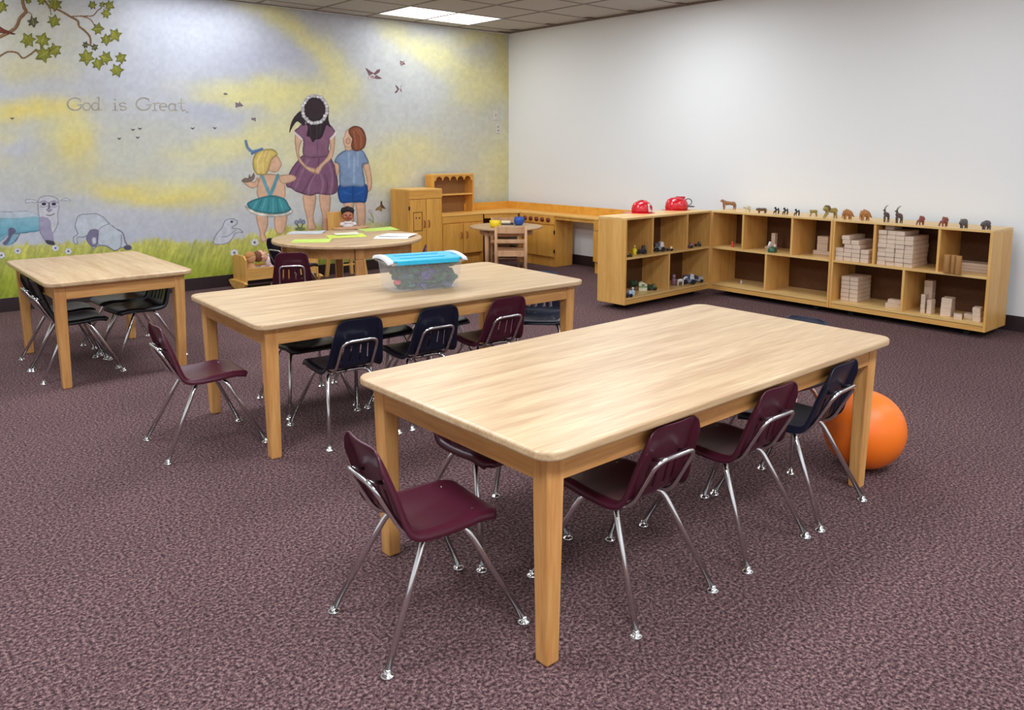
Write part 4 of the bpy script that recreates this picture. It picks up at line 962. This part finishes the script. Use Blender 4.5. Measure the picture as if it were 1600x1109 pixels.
t = thing('toy_pot', 'round blue toy pot on the little round table', 'pot', p); obj('pot_body', MB().lathe([(.035, 0), (.050, .014), (.055, .05), (.046, .088), (.040, .090), (.044, .08), (.048, .05), (.04, .012), (.0001, .010)], 20), BLU, t); obj('handle', MB().tube(fillet([(.050, 0, .07), (.082, 0, .068), (.080, 0, .030), (.052, 0, .030)], .014, 4), .007, 8), BLU, t)
p = on_z(790.5, 350.5, T2H)
t = thing('toy_tray', 'dark purple toy tray on the little round table', 'tray', p, rad(-41)); obj('tray_base', MB().prism(rrect(-.085, .085, -.055, .055, .015, 4), 0, .006), mat('dark purple plastic', (52, 34, 58), .4), t)
mb = MB()
for q in ((-.085, .085, -.055, -.049), (-.085, .085, .049, .055), (-.085, -.079, -.049, .049), (.079, .085, -.049, .049)): mb.box(*q, .006, .014)
obj('tray_rim', mb, MATS['dark purple plastic'], t)
t = thing('toy_bread', 'cream toy loaf on the purple tray', 'toy', (p[0], p[1], p[2]+.007), rad(-41)); obj('loaf', MB().prism([(-.024, 0), (.024, 0), (.028, .018), (.018, .034), (-.018, .034), (-.028, .018)], -.05, .05, Matrix.Rotation(PI/2, 4, 'Y')@Matrix.Rotation(PI/2, 4, 'Z')), mat('cream loaf', (236, 220, 180), .6), t, bevel=.006)

# ================================================================== HIGH CHAIR, DOLLS, CRADLE
hx = -2.50
t = thing('doll_high_chair', 'wooden doll high chair by the mural behind the round table', 'chair', (hx, -.26, 0))
obj('back_panel', MB().taper(-.125, .125, .118, .130, .36, -.125, .125, .140, .152, .685), BIRZ, t, bevel=.004)
obj('seat', MB().box(-.125, .125, -.12, .125, .345, .36), BIRX, t)
for s in (-1, 1):
    obj('side_panel', MB().box(s*.125-.006, s*.125+.006, -.12, .118, .36, .50), BIRZ, t, bevel=.003)
    for y0 in (-.12, .12): obj('leg', MB().taper(s*.15-.018, s*.15+.018, y0*1.25-.016, y0*1.25+.016, 0, s*.115-.018, s*.115+.018, y0-.016, y0+.016, .346), BIRZ, t, bevel=.003)
obj('foot_rest', MB().box(-.13, .13, -.175, -.135, .15, .162), BIRX, t)
TRZ = .525
P = [(.21*math.cos(a), -.135+.11*math.sin(a)) for a in np.linspace(PI, 2*PI, 16)]+[(.19, -.06), (-.19, -.06)]
obj('tray', MB().prism(P, TRZ, TRZ+.014), BEECH, t, bevel=.004)
for s in (-1, 1): obj('tray_support', MB().box(s*.125-.008, s*.125+.008, -.12, -.06, .50, TRZ), BIRZ, t)
DSK = mat('brown doll skin', (178, 108, 78), .5); DHR = mat('black doll hair', (18, 14, 16), .7, bump=.5, scale=90); DWH = mat('white doll dress', (236, 226, 224), .8)
def doll(name, label, loc, rz, M, skin, hair, dress, hair_full=True):
    t = thing(name, label, 'doll', loc, rz)
    T = lambda mb: mb
    body = MB(); body.ball((0, 0, .075), (.052, .040, .080), M); body.tube([(-.045, 0, .125), (-.085, -.03, .085), (-.075, -.075, .065)], [.020, .016, .013], 10, M); body.tube([(.045, 0, .125), (.085, -.03, .085), (.075, -.075, .065)], [.020, .016, .013], 10, M)
    body.tube([(-.028, -.02, .02), (-.035, -.10, .025), (-.036, -.14, .0)], [.026, .021, .015], 10, M); body.tube([(.028, -.02, .02), (.035, -.10, .025), (.036, -.14, .0)], [.026, .021, .015], 10, M)
    for s in (-1, 1): body.ball((s*.075, -.082, .062), .014, M); body.ball((s*.036, -.148, .006), (.014, .022, .014), M)
    body.tube([(0, 0, .14), (0, -.002, .185)], .018, 10, M); body.ball((0, -.006, .215), (.058, .056, .060), M); body.ball((0, -.062, .206), (.008, .010, .008), M)
    for s in (-1, 1): body.ball((s*.058, -.002, .21), (.008, .012, .016), M); body.ball((s*.028, -.045, .197), (.020, .016, .016), M)
    obj('body', body, skin, t)
    dr = MB(); dr.lathe([(.040, .150), (.052, .120), (.058, .075), (.075, .020), (.072, .018), (.050, .078), (.034, .148)], 18, M); 
    for s in (-1, 1): dr.ball((s*.058, -.008, .118), (.028, .026, .026), M)
    for s in (-1, 0, 1): dr.ball((s*.022, -.044, .142), (.018, .012, .014), M)
    obj('dress', dr, dress, t)
    hr = MB(); hr.ball((0, .010, .236), (.066, .058, .052), M)
    if hair_full:
        for k in range(12):
            a = 2*PI*k/12; hr.ball((.046*math.cos(a), .012+.040*math.sin(a), .262+.010*math.sin(3*a)), .026, M, 8, 6)
        hr.ball((0, .01, .288), (.034, .03, .022), M)
    obj('hair', hr, hair, t)
    ey = MB()
    for s in (-1, 1): ey.ball((s*.021, -.056, .219), (.007, .005, .008), M)
    obj('eyes', ey, mat('doll eyes', (16, 12, 12), .3), t, label='dark eyes'); obj('mouth', MB().ball((0, -.056, .186), (.012, .005, .004), M), mat('doll mouth', (150, 60, 60), .5), t, label='red mouth')
    return t
doll('baby_doll', 'brown baby doll with black hair and white dress seated in the doll high chair', (hx+.05, -.235, .435), rad(-26), Matrix.Identity(4), DSK, DHR, DWH)
# cradle along the mural wall
t = thing('doll_cradle', 'low maple doll cradle by the mural left of the round table', 'cradle', (-3.28, -.26, 0))
for s, x in ((-1, -.37), (1, .37)):
    obj('end_panel', MB().prism([(-.15, .06), (.15, .06), (.15, .30), (.11, .335), (-.11, .335), (-.15, .30)], -.009, .009, Matrix.Translation((x, 0, 0))@Matrix.Rotation(PI/2, 4, 'Z')@Matrix.Rotation(PI/2, 4, 'X')), BIRZ, t, bevel=.003)
    rk = [(-.205, .075), (-.16, .035), (-.08, .006), (0, 0), (.08, .006), (.16, .035), (.205, .075), (.15, .09), (-.15, .09)]
    obj('rocker', MB().prism(rk, -.014, .014, Matrix.Translation((x+s*.024, 0, 0))@Matrix.Rotation(PI/2, 4, 'Z')@Matrix.Rotation(PI/2, 4, 'X')), BIRX, t, bevel=.003)
for y in (-.135, .135): obj('side_panel', MB().box(-.361, .361, y-.007, y+.007, .10, .215), BIRX, t, bevel=.003)
obj('bed_board', MB().box(-.361, .361, -.128, .128, .10, .112), BIRX, t)
q = MB(); nx, ny = 22, 10; vs = [(-.35+.70*i/nx, -.122+.244*j/ny, .165+.05*math.sin(i*.9)*math.sin(j*1.1+i*.4)*.6+.02*random.random()) for j in range(ny+1) for i in range(nx+1)]
q.add(vs, [(j*(nx+1)+i, j*(nx+1)+i+1, (j+1)*(nx+1)+i+1, (j+1)*(nx+1)+i) for j in range(ny) for i in range(nx)], True); q.box(-.35, .35, -.122, .122, .113, .150)
bk = obj('doll_blanket', q, mat('white pink blanket', (234, 212, 212), .9, vary=.2, scale=14)); bk.location = (-3.28, -.26, 0); tag(bk, 'crumpled white and pink blanket lying in the doll cradle', 'blanket')
PSK = mat('pale doll skin', (226, 170, 140), .5); BHR = mat('brown doll hair', (120, 72, 48), .8)
doll('baby_doll', 'pale baby doll in white lying against the rail of the doll cradle', (-3.24, -.27, .20), rad(80), Matrix.Rotation(rad(-62), 4, 'X'), PSK, BHR, mat('pink white dress', (238, 222, 224), .8), False)
t = thing('rag_doll', 'tan doll head resting at the left end of the doll cradle', 'doll', (-3.54, -.26, .20)); obj('head', MB().ball((0, 0, .10), (.05, .05, .055)), mat('tan cloth', (206, 156, 108), .8), t); obj('hair', MB().ball((-.004, .006, .116), (.054, .054, .045)), mat('tan hair', (190, 134, 78), .9), t); obj('body', MB().lathe([(.05, -.02), (.055, .0), (.02, .055)], 14), mat('tan cloth', (206, 156, 108), .8), t)

# ================================================================== PAPERS ON THE ROUND TABLE
def sheet(name, label, px, py, L, W, rz, m, z=0.0, group='papers on the round table', cat='paper', curl=.004):
    p = on_z(px, py, TH); t = MB(); n = 8
    vs = []; fs = []
    for k in (0, 1):
        for j in range(n+1):
            for i in range(n+1):
                u, v = i/n-.5, j/n-.5; vs.append((u*L, v*W, .0006+.0014*k+curl*(u+.5)**3*(v+.5)*4*.5))
    N = (n+1)**2
    for j in range(n):
        for i in range(n):
            a = j*(n+1)+i; fs += [(N+a, N+a+1, N+a+n+2, N+a+n+1), (a, a+n+1, a+n+2, a+1)]
    for i in range(n):
        fs += [(i, i+1, N+i+1, N+i), (n*(n+1)+i+1, n*(n+1)+i, N+n*(n+1)+i, N+n*(n+1)+i+1), ((i+1)*(n+1), i*(n+1), N+i*(n+1), N+(i+1)*(n+1)), (i*(n+1)+n, (i+1)*(n+1)+n, N+(i+1)*(n+1)+n, N+i*(n+1)+n)]
    t.add(vs, fs, False); o = obj(name, t, m); o.location = (p[0], p[1], TH+.0004+z); o.rotation_euler = (0, 0, rad(rz)); return tag(o, label, cat, group)
LIME = mat('lime folder', (206, 218, 84), .5, vary=.12, scale=12); PGR = mat('grey picture sheet', (198, 200, 204), .5, vary=.15, scale=16); PWH = mat('white paper', (236, 234, 228), .6); GRN = mat('green folder', (190, 216, 96), .5, vary=.12, scale=12)
sheet('picture_sheet', 'greyish picture sheet at the left back of the round table', 479, 363.5, .30, .22, -40, PGR)
sheet('folder', 'lime folder with a pale cover in the middle of the round table', 541, 369, .31, .24, -20, LIME)
sheet('picture_sheet', 'pale sheet lying on the lime folder mid table', 541, 366.5, .20, .16, -20, mat('pale yellow sheet', (226, 222, 190), .5, vary=.1, scale=14), .0066)
sheet('folder', 'lime folder at the back of the round table under the doll', 591, 358.6, .32, .24, -12, GRN)
sheet('paper_sheet', 'white paper at the right of the round table, lower of two', 612, 371, .28, .21, -38, PWH)
sheet('paper_sheet', 'white paper at the right of the round table, upper of two', 622, 368.5, .28, .21, -55, PWH, .0066)
sheet('folder', 'yellow green folder at the left front edge of the round table', 487, 376.5, .30, .22, -35, GRN)

# ================================================================== RED HELMETS
RED = mat('glossy red plastic', (206, 24, 40), .2, coat=.5, vary=.03); CREST = mat('red crest', (176, 18, 34), .25); SHW = mat('white shield', (222, 216, 214), .4); BLK = mat('black trim', (26, 22, 24), .4)
def dome(sx, sy, h, r=.1, n=28): return [(r*math.cos(a), h*math.sin(a)) for a in np.linspace(0, PI/2*.97, 9)]
p = on_z(1003, 332.5, .784)
aL = math.atan2(rt[1], rt[0])
t = thing('toy_helmet', 'red toy fire helmet with white shield, left of two on the shelf unit', 'helmet', p, aL, 'red toy helmets')
obj('dome', MB().lathe([(.092, .004), (.094, .03), (.090, .06), (.074, .088), (.045, .104), (.0001, .108)], 28, sx=1.0, sy=.86), RED, t)
m = MB(); N = 30; vs = []
for k in range(N):
    a = 2*PI*k/N; c, s = math.cos(a), math.sin(a); ro = .112+(.062 if c < 0 else .006)*c*c
    vs += [(.088*c, .075*s, .008), (ro*c, .105*s, .003-(.0 if c > 0 else .000)), (ro*c, .105*s, 0), (.088*c, .075*s, 0)]
m.add(vs, [(4*k+a, 4*k+(a+1) % 4, (4*k+4)%(4*N)+(a+1) % 4, (4*k+4)%(4*N)+a) for k in range(N) for a in range(4)], False); obj('brim', m, RED, t)
m = MB()
for a in (-35, 0, 35): m.tube([(.092*math.cos(b_)*1.0, .0, .02+.09*math.sin(b_)) for b_ in np.linspace(.3, PI-.3, 9)], .006, 6, Matrix.Rotation(rad(a), 4, 'Z'))
obj('ridges', m, CREST, t)
obj('shield', MB().taper(.088, .096, -.032, .032, .012, .070, .080, -.024, .024, .084, Matrix.Rotation(rad(-38), 4, 'Z')@Matrix.Translation((-.004, 0, 0))), SHW, t, bevel=.003)
p = on_z(1057, 328, .784)
t = thing('toy_helmet', 'bright red toy helmet with ear shell and wire rings, right of two', 'helmet', p, aL, 'red toy helmets')
obj('dome', MB().lathe([(.098, .004), (.102, .03), (.097, .065), (.080, .098), (.048, .116), (.0001, .120)], 28, sx=1.05, sy=.86), RED, t)
obj('ear_shell', MB().ball((.03, -.082, .045), (.048, .022, .040), n=18, m=12), RED, t)
m = MB(); vs = []
for k in range(N):
    a = 2*PI*k/N; c, s = math.cos(a), math.sin(a); ro = .112+(.030 if c < 0 else .014)*c*c
    vs += [(.095*c, .08*s, .008), (ro*c, .1*s, .003), (ro*c, .1*s, 0), (.095*c, .08*s, 0)]
m.add(vs, [(4*k+a, 4*k+(a+1) % 4, (4*k+4)%(4*N)+(a+1) % 4, (4*k+4)%(4*N)+a) for k in range(N) for a in range(4)], False); obj('brim', m, RED, t)
obj('crest', MB().box(-.01, .075, -.018, .018, .108, .126), CREST, t, bevel=.005)
obj('wire_ring', MB().tube([(.105+.032*math.cos(a), -.01, .075+.030*math.sin(a)) for a in np.linspace(-2.0, 2.4, 16)], .004, 6), BLK, t); obj('wire_ring', MB().tube([(.125+.034*math.cos(a), -.02+.03*math.sin(a), .034) for a in np.linspace(-2.6, 2.6, 16)], .004, 6), BLK, t)

# ================================================================== TOY ANIMALS ON THE SHELF TOP
def animal(px0, px1, py, ph, label, name, c, spec, c2=None):
    """px0..px1 = outline in the photo, py = feet, ph = height; head to the left (+y along the wall)"""
    p = on_z((px0+px1)/2, py, .784)
    L = (np.array(on_z(px0, py, .784))-on_z(px1, py, .784)); d = float(np.linalg.norm(p-CAM)); L = (px1-px0)/F_PX*float((p-CAM)@fw)
    H = ph/F_PX*float((p-CAM)@fw)
    t = thing(name, label, 'toy animal', p, math.atan2(-rt[1], -rt[0])+rad(12), 'toy animals on the shelf top')
    mb = MB()
    for q in spec['balls']: mb.ball((q[0]*L, q[1]*L, q[2]*H), (q[3]*L, q[4]*L, q[5]*H), n=12, m=8)
    for pts, r in spec['tubes']: mb.tube([(a*L, b_*L, z*H) for a, b_, z in pts], [k*L for k in r], 8)
    o = obj('body', mb, mat('toy '+name+str(c), c, .5, vary=.12, scale=50), t)
    rm = o.modifiers.new('remesh', 'REMESH'); rm.mode = 'VOXEL'; rm.voxel_size = max(.0022, L/46); rm.use_smooth_shade = True
    sm = o.modifiers.new('smooth', 'SMOOTH'); sm.factor = .5; sm.iterations = 2
    for k, q in enumerate(spec.get('extra', [])):
        e = MB(); nm, kind, data, cc = q
        if kind == 'b':
            for b_ in data: e.ball((b_[0]*L, b_[1]*L, b_[2]*H), (b_[3]*L, b_[4]*L, b_[5]*H), n=12, m=8)
        else:
            for pts, r in data: e.tube([(a*L, b_*L, z*H) for a, b_, z in pts], [u*L for u in r], 6)
        obj(nm, e, mat('toy part '+nm+str(cc), cc, .5), t)
    return t
def legs(xf, xb, z, r0, r1, w=.075, bend=.02, fx=0.0, bx=0.0):
    o = []
    for s in (-1, 1):
        o.append(([(xf, s*w, z), (xf+.5*fx+bend*s*.5, s*w, z*.5), (xf+fx+.02*s, s*w, .0)], (r0, (r0+r1)/2, r1)))
        o.append(([(xb, s*w, z), (xb+.5*bx-bend, s*w, z*.5), (xb+bx-.02*s, s*w, .0)], (r0, (r0+r1)/2, r1)))
    return o
CAT = dict(balls=[(.06, 0, .60, .24, .10, .20), (-.22, 0, .56, .18, .105, .20), (.24, 0, .66, .14, .095, .22), (.38, 0, .86, .10, .075, .14), (.46, 0, .80, .05, .045, .08)], tubes=legs(.27, -.33, .5, .055, .032)+[([(.28, 0, .72), (.37, 0, .84)], (.07, .06)), ([(-.38, 0, .62), (-.44, 0, .4), (-.43, 0, .15)], (.02, .016, .014))])
LAMB = dict(balls=[(-.05, 0, .62, .34, .16, .30), (.34, 0, .66, .14, .09, .18)], tubes=legs(.14, -.25, .45, .07, .045)+[([(.4, 0, .7), (.46, 0, .86)], (.05, .03))])
CALF = dict(balls=[(-.02, 0, .60, .33, .13, .26), (-.24, 0, .60, .17, .14, .27), (.22, 0, .64, .16, .13, .28), (.40, 0, .62, .10, .08, .20)], tubes=legs(.22, -.30, .45, .065, .04)+[([(.40, 0, .75), (.50, .0, .98)], (.03, .012)), ([(-.40, 0, .7), (-.47, 0, .3)], (.02, .014))])
PENG = dict(balls=[(.04, 0, .55, .17, .14, .32), (.06, 0, .86, .11, .1, .14)], tubes=[([(-.30, 0, .85), (-.34, .02, .4), (-.32, 0, .0)], (.06, .09, .07)), ([(.02, 0, .6), (-.32, 0, .6)], (.1, .06)), ([(.15, .05, .5), (.30, .06, .02)], (.07, .06)), ([(-.02, -.05, .4), (-.05, -.06, .0)], (.06, .05)), ([(.16, 0, .88), (.27, 0, .82)], (.035, .012))])
MONK = dict(balls=[(-.02, 0, .64, .30, .12, .22), (.30, 0, .70, .15, .11, .20), (-.24, 0, .62, .17, .12, .24)], tubes=legs(.24, -.26, .5, .06, .04, .07, .02, .14, -.06)+[([(-.36, 0, .7), (-.47, 0, .55)], (.025, .014))])
LION = dict(balls=[(-.12, 0, .58, .24, .12, .20), (-.26, 0, .58, .14, .12, .22), (.20, 0, .72, .20, .16, .24), (.28, 0, .78, .13, .11, .17), (.38, 0, .70, .07, .07, .09)], tubes=legs(.16, -.26, .48, .06, .04, .08, .02, .20, -.04)+[([(-.36, 0, .64), (-.45, 0, .45), (-.5, 0, .42)], (.018, .013, .016))],
            extra=[('mane', 'b', [(.17, 0, .76, .15, .175, .245), (.25, 0, .90, .10, .12, .11)], (96, 82, 44))])
DINO = dict(balls=[(.0, 0, .58, .30, .15, .30), (.06, 0, .72, .18, .12, .22), (.30, 0, .66, .15, .12, .24), (.42, 0, .50, .08, .07, .16)], tubes=legs(.26, -.12, .42, .075, .055, .09)+[([(-.20, 0, .58), (-.34, 0, .36), (-.44, 0, .22), (-.49, 0, .26)], (.12, .07, .035, .02)), ([(.44, 0, .55), (.46, 0, .25), (.44, 0, .06)], (.05, .035, .025)), ([(.16, 0, .88), (.20, 0, .99)], (.07, .03))])
ANTE = dict(balls=[(-.08, 0, .44, .30, .16, .14), (-.24, 0, .40, .20, .17, .14), (.16, 0, .50, .17, .14, .13), (.28, 0, .70, .16, .09, .05)], tubes=legs(.16, -.32, .36, .085, .055, .1)+[([(.14, 0, .5), (.20, 0, .72)], (.13, .09)), ([(.26, 0, .70), (.40, 0, .67)], (.07, .045)), ([(-.42, 0, .45), (-.47, 0, .22)], (.03, .02))],
            extra=[('horns', 't', [([(.20, s*.05, .74), (.14, s*.07, .84), (-.02, s*.08, .93), (-.20, s*.10, 1.0)], (.035, .03, .022, .01)) for s in (-1, 1)], (50, 44, 46))])
BEAR = dict(balls=[(-.02, 0, .55, .27, .18, .28), (.02, 0, .70, .20, .15, .24), (-.26, 0, .62, .16, .14, .22), (-.36, 0, .58, .09, .08, .12)], tubes=[([(.2, -.1, .5), (.36, -.1, .25), (.44, -.1, .0)], (.11, .08, .06)), ([(.18, .1, .5), (.22, .1, .25), (.2, .1, .0)], (.11, .08, .06)), ([(-.2, -.1, .45), (-.26, -.1, .25), (-.30, -.1, .0)], (.10, .08, .06)), ([(-.2, .1, .45), (-.2, .1, .2), (-.2, .1, .0)], (.10, .08, .06)), ([(-.18, .07, .8), (-.2, .08, .98)], (.05, .02)), ([(.12, .0, .8), (.16, 0, .97)], (.07, .03))])
HIPP = dict(balls=[(-.05, 0, .60, .33, .19, .34), (-.25, 0, .56, .18, .19, .34), (.26, 0, .62, .16, .14, .26), (.40, 0, .52, .10, .11, .18)], tubes=legs(.2, -.3, .4, .09, .075, .11)+[([(.24, .09, .84), (.26, .12, .97)], (.04, .02)), ([(.24, -.09, .84), (.26, -.12, .97)], (.04, .02)), ([(-.42, 0, .6), (-.48, 0, .62)], (.02, .012))])
ELEP = dict(balls=[(-.05, 0, .62, .30, .17, .32), (-.22, 0, .60, .18, .17, .30), (.24, 0, .58, .16, .14, .24), (.36, 0, .48, .10, .09, .16)], tubes=legs(.16, -.28, .42, .085, .065, .1)+[([(.42, 0, .48), (.47, 0, .56)], (.05, .025)), ([(-.40, 0, .55), (-.47, 0, .52), (-.5, 0, .66)], (.025, .016, .012)), ([(.38, 0, .56), (.44, .0, .74)], (.03, .012))])
TAN, OLV, ORB, GRB = (158, 112, 78), (164, 142, 74), (178, 122, 70), (92, 76, 72)
animal(1124, 1153, 327, 16, 'tan toy cat beast with raised head, leftmost on the shelf unit', 'toy_wildcat', TAN, CAT)
animal(1160, 1175, 331, 11, 'cream toy lamb standing beside the leftmost tan animal', 'toy_lamb', (212, 204, 180), LAMB)
animal(1180, 1200, 333, 9.5, 'small brown toy calf between the cream lamb and the penguins', 'toy_calf', (112, 86, 66), CALF)
for (a, b_, y, lb) in ((1205, 1219, 334, 'left'), (1219, 1233, 335, 'middle'), (1237, 1251, 337, 'right')):
    animal(a, b_, y, 11, 'black and white toy penguin, %s one of three' % lb, 'toy_penguin', (26, 24, 28), dict(PENG, extra=[('chest', 'b', [(.13, 0, .5, .10, .12, .24)], (226, 222, 220))]))
animal(1263, 1279, 338, 12, 'small olive toy lioness just left of the maned lion', 'toy_lioness', OLV, MONK)
animal(1282, 1312, 340.5, 20, 'olive toy lion with a dark mane', 'toy_lion', OLV, LION)
animal(1314, 1336.5, 342.5, 16.5, 'orange brown toy dinosaur next to the lion', 'toy_dinosaur', ORB, DINO)
animal(1341, 1364.5, 344, 17.5, 'orange brown toy dinosaur next to the antelopes', 'toy_dinosaur', ORB, DINO)
animal(1377, 1390.5, 347, 27, 'grey brown toy antelope with long horns, left one of two', 'toy_antelope', GRB, ANTE)
animal(1395, 1411.5, 348.5, 27, 'grey brown toy antelope with long horns, right one of two', 'toy_antelope', GRB, ANTE)
animal(1431, 1446.5, 351.5, 15.5, 'reddish brown toy bear, left one of two', 'toy_bear', (140, 70, 58), BEAR)
animal(1466, 1483.5, 353.5, 16, 'reddish brown toy bear, right one of two', 'toy_bear', (140, 74, 58), BEAR)
animal(1497, 1513, 356.5, 16, 'grey toy hippo standing left of the rightmost animal', 'toy_hippo', (100, 92, 88), HIPP)
animal(1529.5, 1550, 358.5, 15.5, 'dark grey toy rhino, rightmost on the shelf unit', 'toy_rhino', (92, 82, 82), ELEP)

# ================================================================== SMALL TOYS IN THE CUBBIES
def vehicle(label, p, rz, L, W, H, cb, cc, name='toy_car', cargo=None):
    t = thing(name, label, 'toy', p, rz, 'toys in the cubbies')
    r = H*.24
    obj('chassis', MB().box(-L/2, L/2, -W/2, W/2, r*.7, H*.5), mat('toy paint%s' % (cb,), cb, .35), t, bevel=H*.06)
    obj('cab', MB().taper(L*.02, L*.42, -W*.46, W*.46, H*.5, L*.08, L*.34, -W*.4, W*.4, H), mat('toy paint%s' % (cc,), cc, .35), t, bevel=H*.05)
    if cargo: obj('cargo_bed', MB().box(-L*.46, -L*.02, -W*.45, W*.45, H*.5, H*.86), mat('toy paint%s' % (cargo,), cargo, .4), t, bevel=H*.04)
    for sx in (-.32, .30):
        for sy in (-1, 1): obj('wheel', MB().prism(circ(r, 14), -W*.09, W*.09, Matrix.Translation((sx*L, sy*W*.46, r))@Matrix.Rotation(PI/2, 4, 'X')), RUBBER, t)
    return t
def figure(label, p, rz, H, cb, ch, ck=None):
    t = thing('toy_figure', label, 'toy', p, rz, 'toys in the cubbies')
    obj('body', MB().lathe([(H*.20, 0), (H*.22, H*.15), (H*.24, H*.42), (H*.16, H*.66), (H*.07, H*.72)], 14), mat('toy paint%s' % (cb,), cb, .4), t)
    obj('head', MB().ball((0, 0, H*.85), H*.15), mat('toy paint%s' % (ch,), ch, .4), t)
    m = MB()
    for s in (-1, 1): m.tube([(0, s*H*.20, H*.58), (H*.1, s*H*.26, H*.36)], H*.06, 8)
    obj('arms', m, mat('toy paint%s' % (cb,), cb, .4), t)
    if ck: obj('hat', MB().lathe([(H*.17, H*.90), (H*.12, H*.98), (.0001, H*1.02)], 12), mat('toy paint%s' % (ck,), ck, .4), t)
    return t
NV, YW, SIL, CRM, MRN, DKG = (34, 38, 64), (236, 206, 40), (150, 150, 156), (230, 214, 176), (96, 40, 48), (40, 44, 44)
def zl(px, py, z): p = on_z(px, py, z); return p
figure('yellow toy figure in the upper left cubby under the shield helmet', zl(991, 398, ZM), .6, .085, YW, (206, 170, 90))
vehicle('navy toy motorbike with black wheels beside the yellow figure', zl(1002, 396.5, ZM), aL, .085, .045, .075, NV, (44, 44, 52), 'toy_motorbike')
vehicle('tiny black toy car in front of the yellow figure', zl(983.5, 401, ZM), aL, .045, .03, .028, (30, 22, 22), (52, 36, 30))
vehicle('silver toy tractor with a white front in the middle upper cubby', zl(1029, 392.5, ZM), aL+.3, .10, .06, .085, SIL, (226, 222, 214), 'toy_tractor', (92, 94, 100))
vehicle('small brown toy truck with cream cab in the middle upper cubby', zl(1046, 391.5, ZM), aL, .062, .035, .040, (92, 54, 34), CRM, 'toy_truck')
vehicle('maroon toy car in the upper cubby nearest the fold', zl(1076.5, 387.5, ZM), aL, .07, .04, .05, MRN, (150, 110, 120))
vehicle('dark toy car in the upper cubby nearest the fold', zl(1090, 384.5, ZM), aL, .06, .04, .042, DKG, (74, 80, 80))
vehicle('pale blue toy car at the front of the lower left cubby', zl(981, 464, ZB), aL+.4, .06, .05, .06, (58, 66, 116), (206, 220, 232))
figure('white and blue toy figure at the front of the lower left cubby', zl(988.5, 462, ZB), .8, .075, (196, 212, 220), (226, 230, 232))
t = thing('toy_tree', 'dark green toy tree at the back of the lower left cubby', 'toy', zl(989.5, 455, ZB), 0, 'toys in the cubbies'); obj('trunk', MB().lathe([(.012, 0), (.008, .05)], 8), mat('toy bark', (70, 48, 30), .7), t); m = MB()
for k in range(7): m.ball((.022*math.cos(k*.9), .022*math.sin(k*.9), .065+.008*(k % 3)), .022, n=8, m=6)
obj('crown', m, mat('toy leaves', (48, 72, 40), .8), t)
t = thing('toy_house', 'small cream toy house with green trim in the lower left cubby', 'toy', zl(1004, 453.5, ZB), aL, 'toys in the cubbies')
obj('walls', MB().prism([(-.036, 0), (.036, 0), (.036, .055), (-.012, .080), (-.036, .068)], -.022, .022, Matrix.Rotation(PI/2, 4, 'X')), mat('toy house wall', (226, 222, 190), .5), t); obj('trim', MB().box(-.037, .037, -.025, -.0215, .030, .040), mat('toy house trim', (120, 160, 84), .5), t); obj('window', MB().box(-.012, .014, -.025, -.0215, .044, .056), mat('toy house window', (96, 120, 84), .5), t)
vehicle('dark green toy truck in the lower left cubby', zl(1018.5, 453, ZB), aL, .085, .05, .055, (52, 74, 38), (84, 112, 74), 'toy_truck', (44, 62, 32))
figure('mauve toy figure at the left of the lower right cubby', zl(1052.5, 445.5, ZB), 0, .10, (140, 100, 118), (184, 164, 186), (150, 134, 164))
t = thing('toy_horse', 'small white toy horse in front of the grey toy truck', 'toy', zl(1063, 446.5, ZB), aL, 'toys in the cubbies')
m = MB(); m.ball((0, 0, .050), (.032, .013, .015)); m.tube([(.024, 0, .055), (.042, 0, .078)], [.011, .009], 8); m.ball((.050, 0, .078), (.015, .008, .009))
for x in (-.022, .022):
    for s in (-1, 1): m.tube([(x, s*.008, .045), (x+.004*s, s*.009, 0)], [.007, .005], 6)
o = obj('body', m, mat('toy white', (226, 224, 224), .45), t)
vehicle('big blue grey toy truck in the lower right cubby', zl(1076, 443.5, ZB), aL, .115, .065, .095, (120, 124, 148), (214, 214, 222), 'toy_truck', (84, 92, 122))
vehicle('grey toy van with a black nose nearest the fold', zl(1090, 440.5, ZB), aL+PI, .10, .055, .062, (150, 150, 150), (30, 28, 30), 'toy_van', (176, 176, 172))
figure('small red toy figure in the first upper cubby by the wall', zl(1144.5, 386, ZM), 2.2, .055, (222, 70, 56), (226, 90, 70))
t = thing('toy_frog', 'green and white toy frog in the middle cubby by the wall', 'toy', zl(1206.5, 394, ZM), aL+PI, 'toys in the cubbies')
m = MB(); m.lathe([(.038, 0), (.040, .012), (.032, .038), (.012, .050), (.0001, .052)], 16); obj('body', m, mat('toy frog green', (50, 92, 66), .4), t)
m = MB(); m.tube([(.026, 0, .036), (.034, 0, .062), (.022, 0, .078)], [.008, .008, .011], 8); m.tube([(-.018, -.02, .035), (-.03, -.02, .052)], [.010, .010], 8); m.ball((.022, 0, .082), .012); m.ball((-.030, -.02, .056), .012); obj('swan_neck', m, mat('toy white', (226, 224, 224), .45), t)
m = MB()
for k in range(7): m.ball((.034*math.cos(3.6+k*.35), .034*math.sin(3.6+k*.35), .008), .008, n=8, m=6)
obj('white_feet', m, mat('toy white', (226, 224, 224), .45), t)
figure('tiny white toy figure alone on the bottom shelf by the wall', zl(1158, 443, ZB), 0, .035, (216, 206, 206), (226, 220, 220))
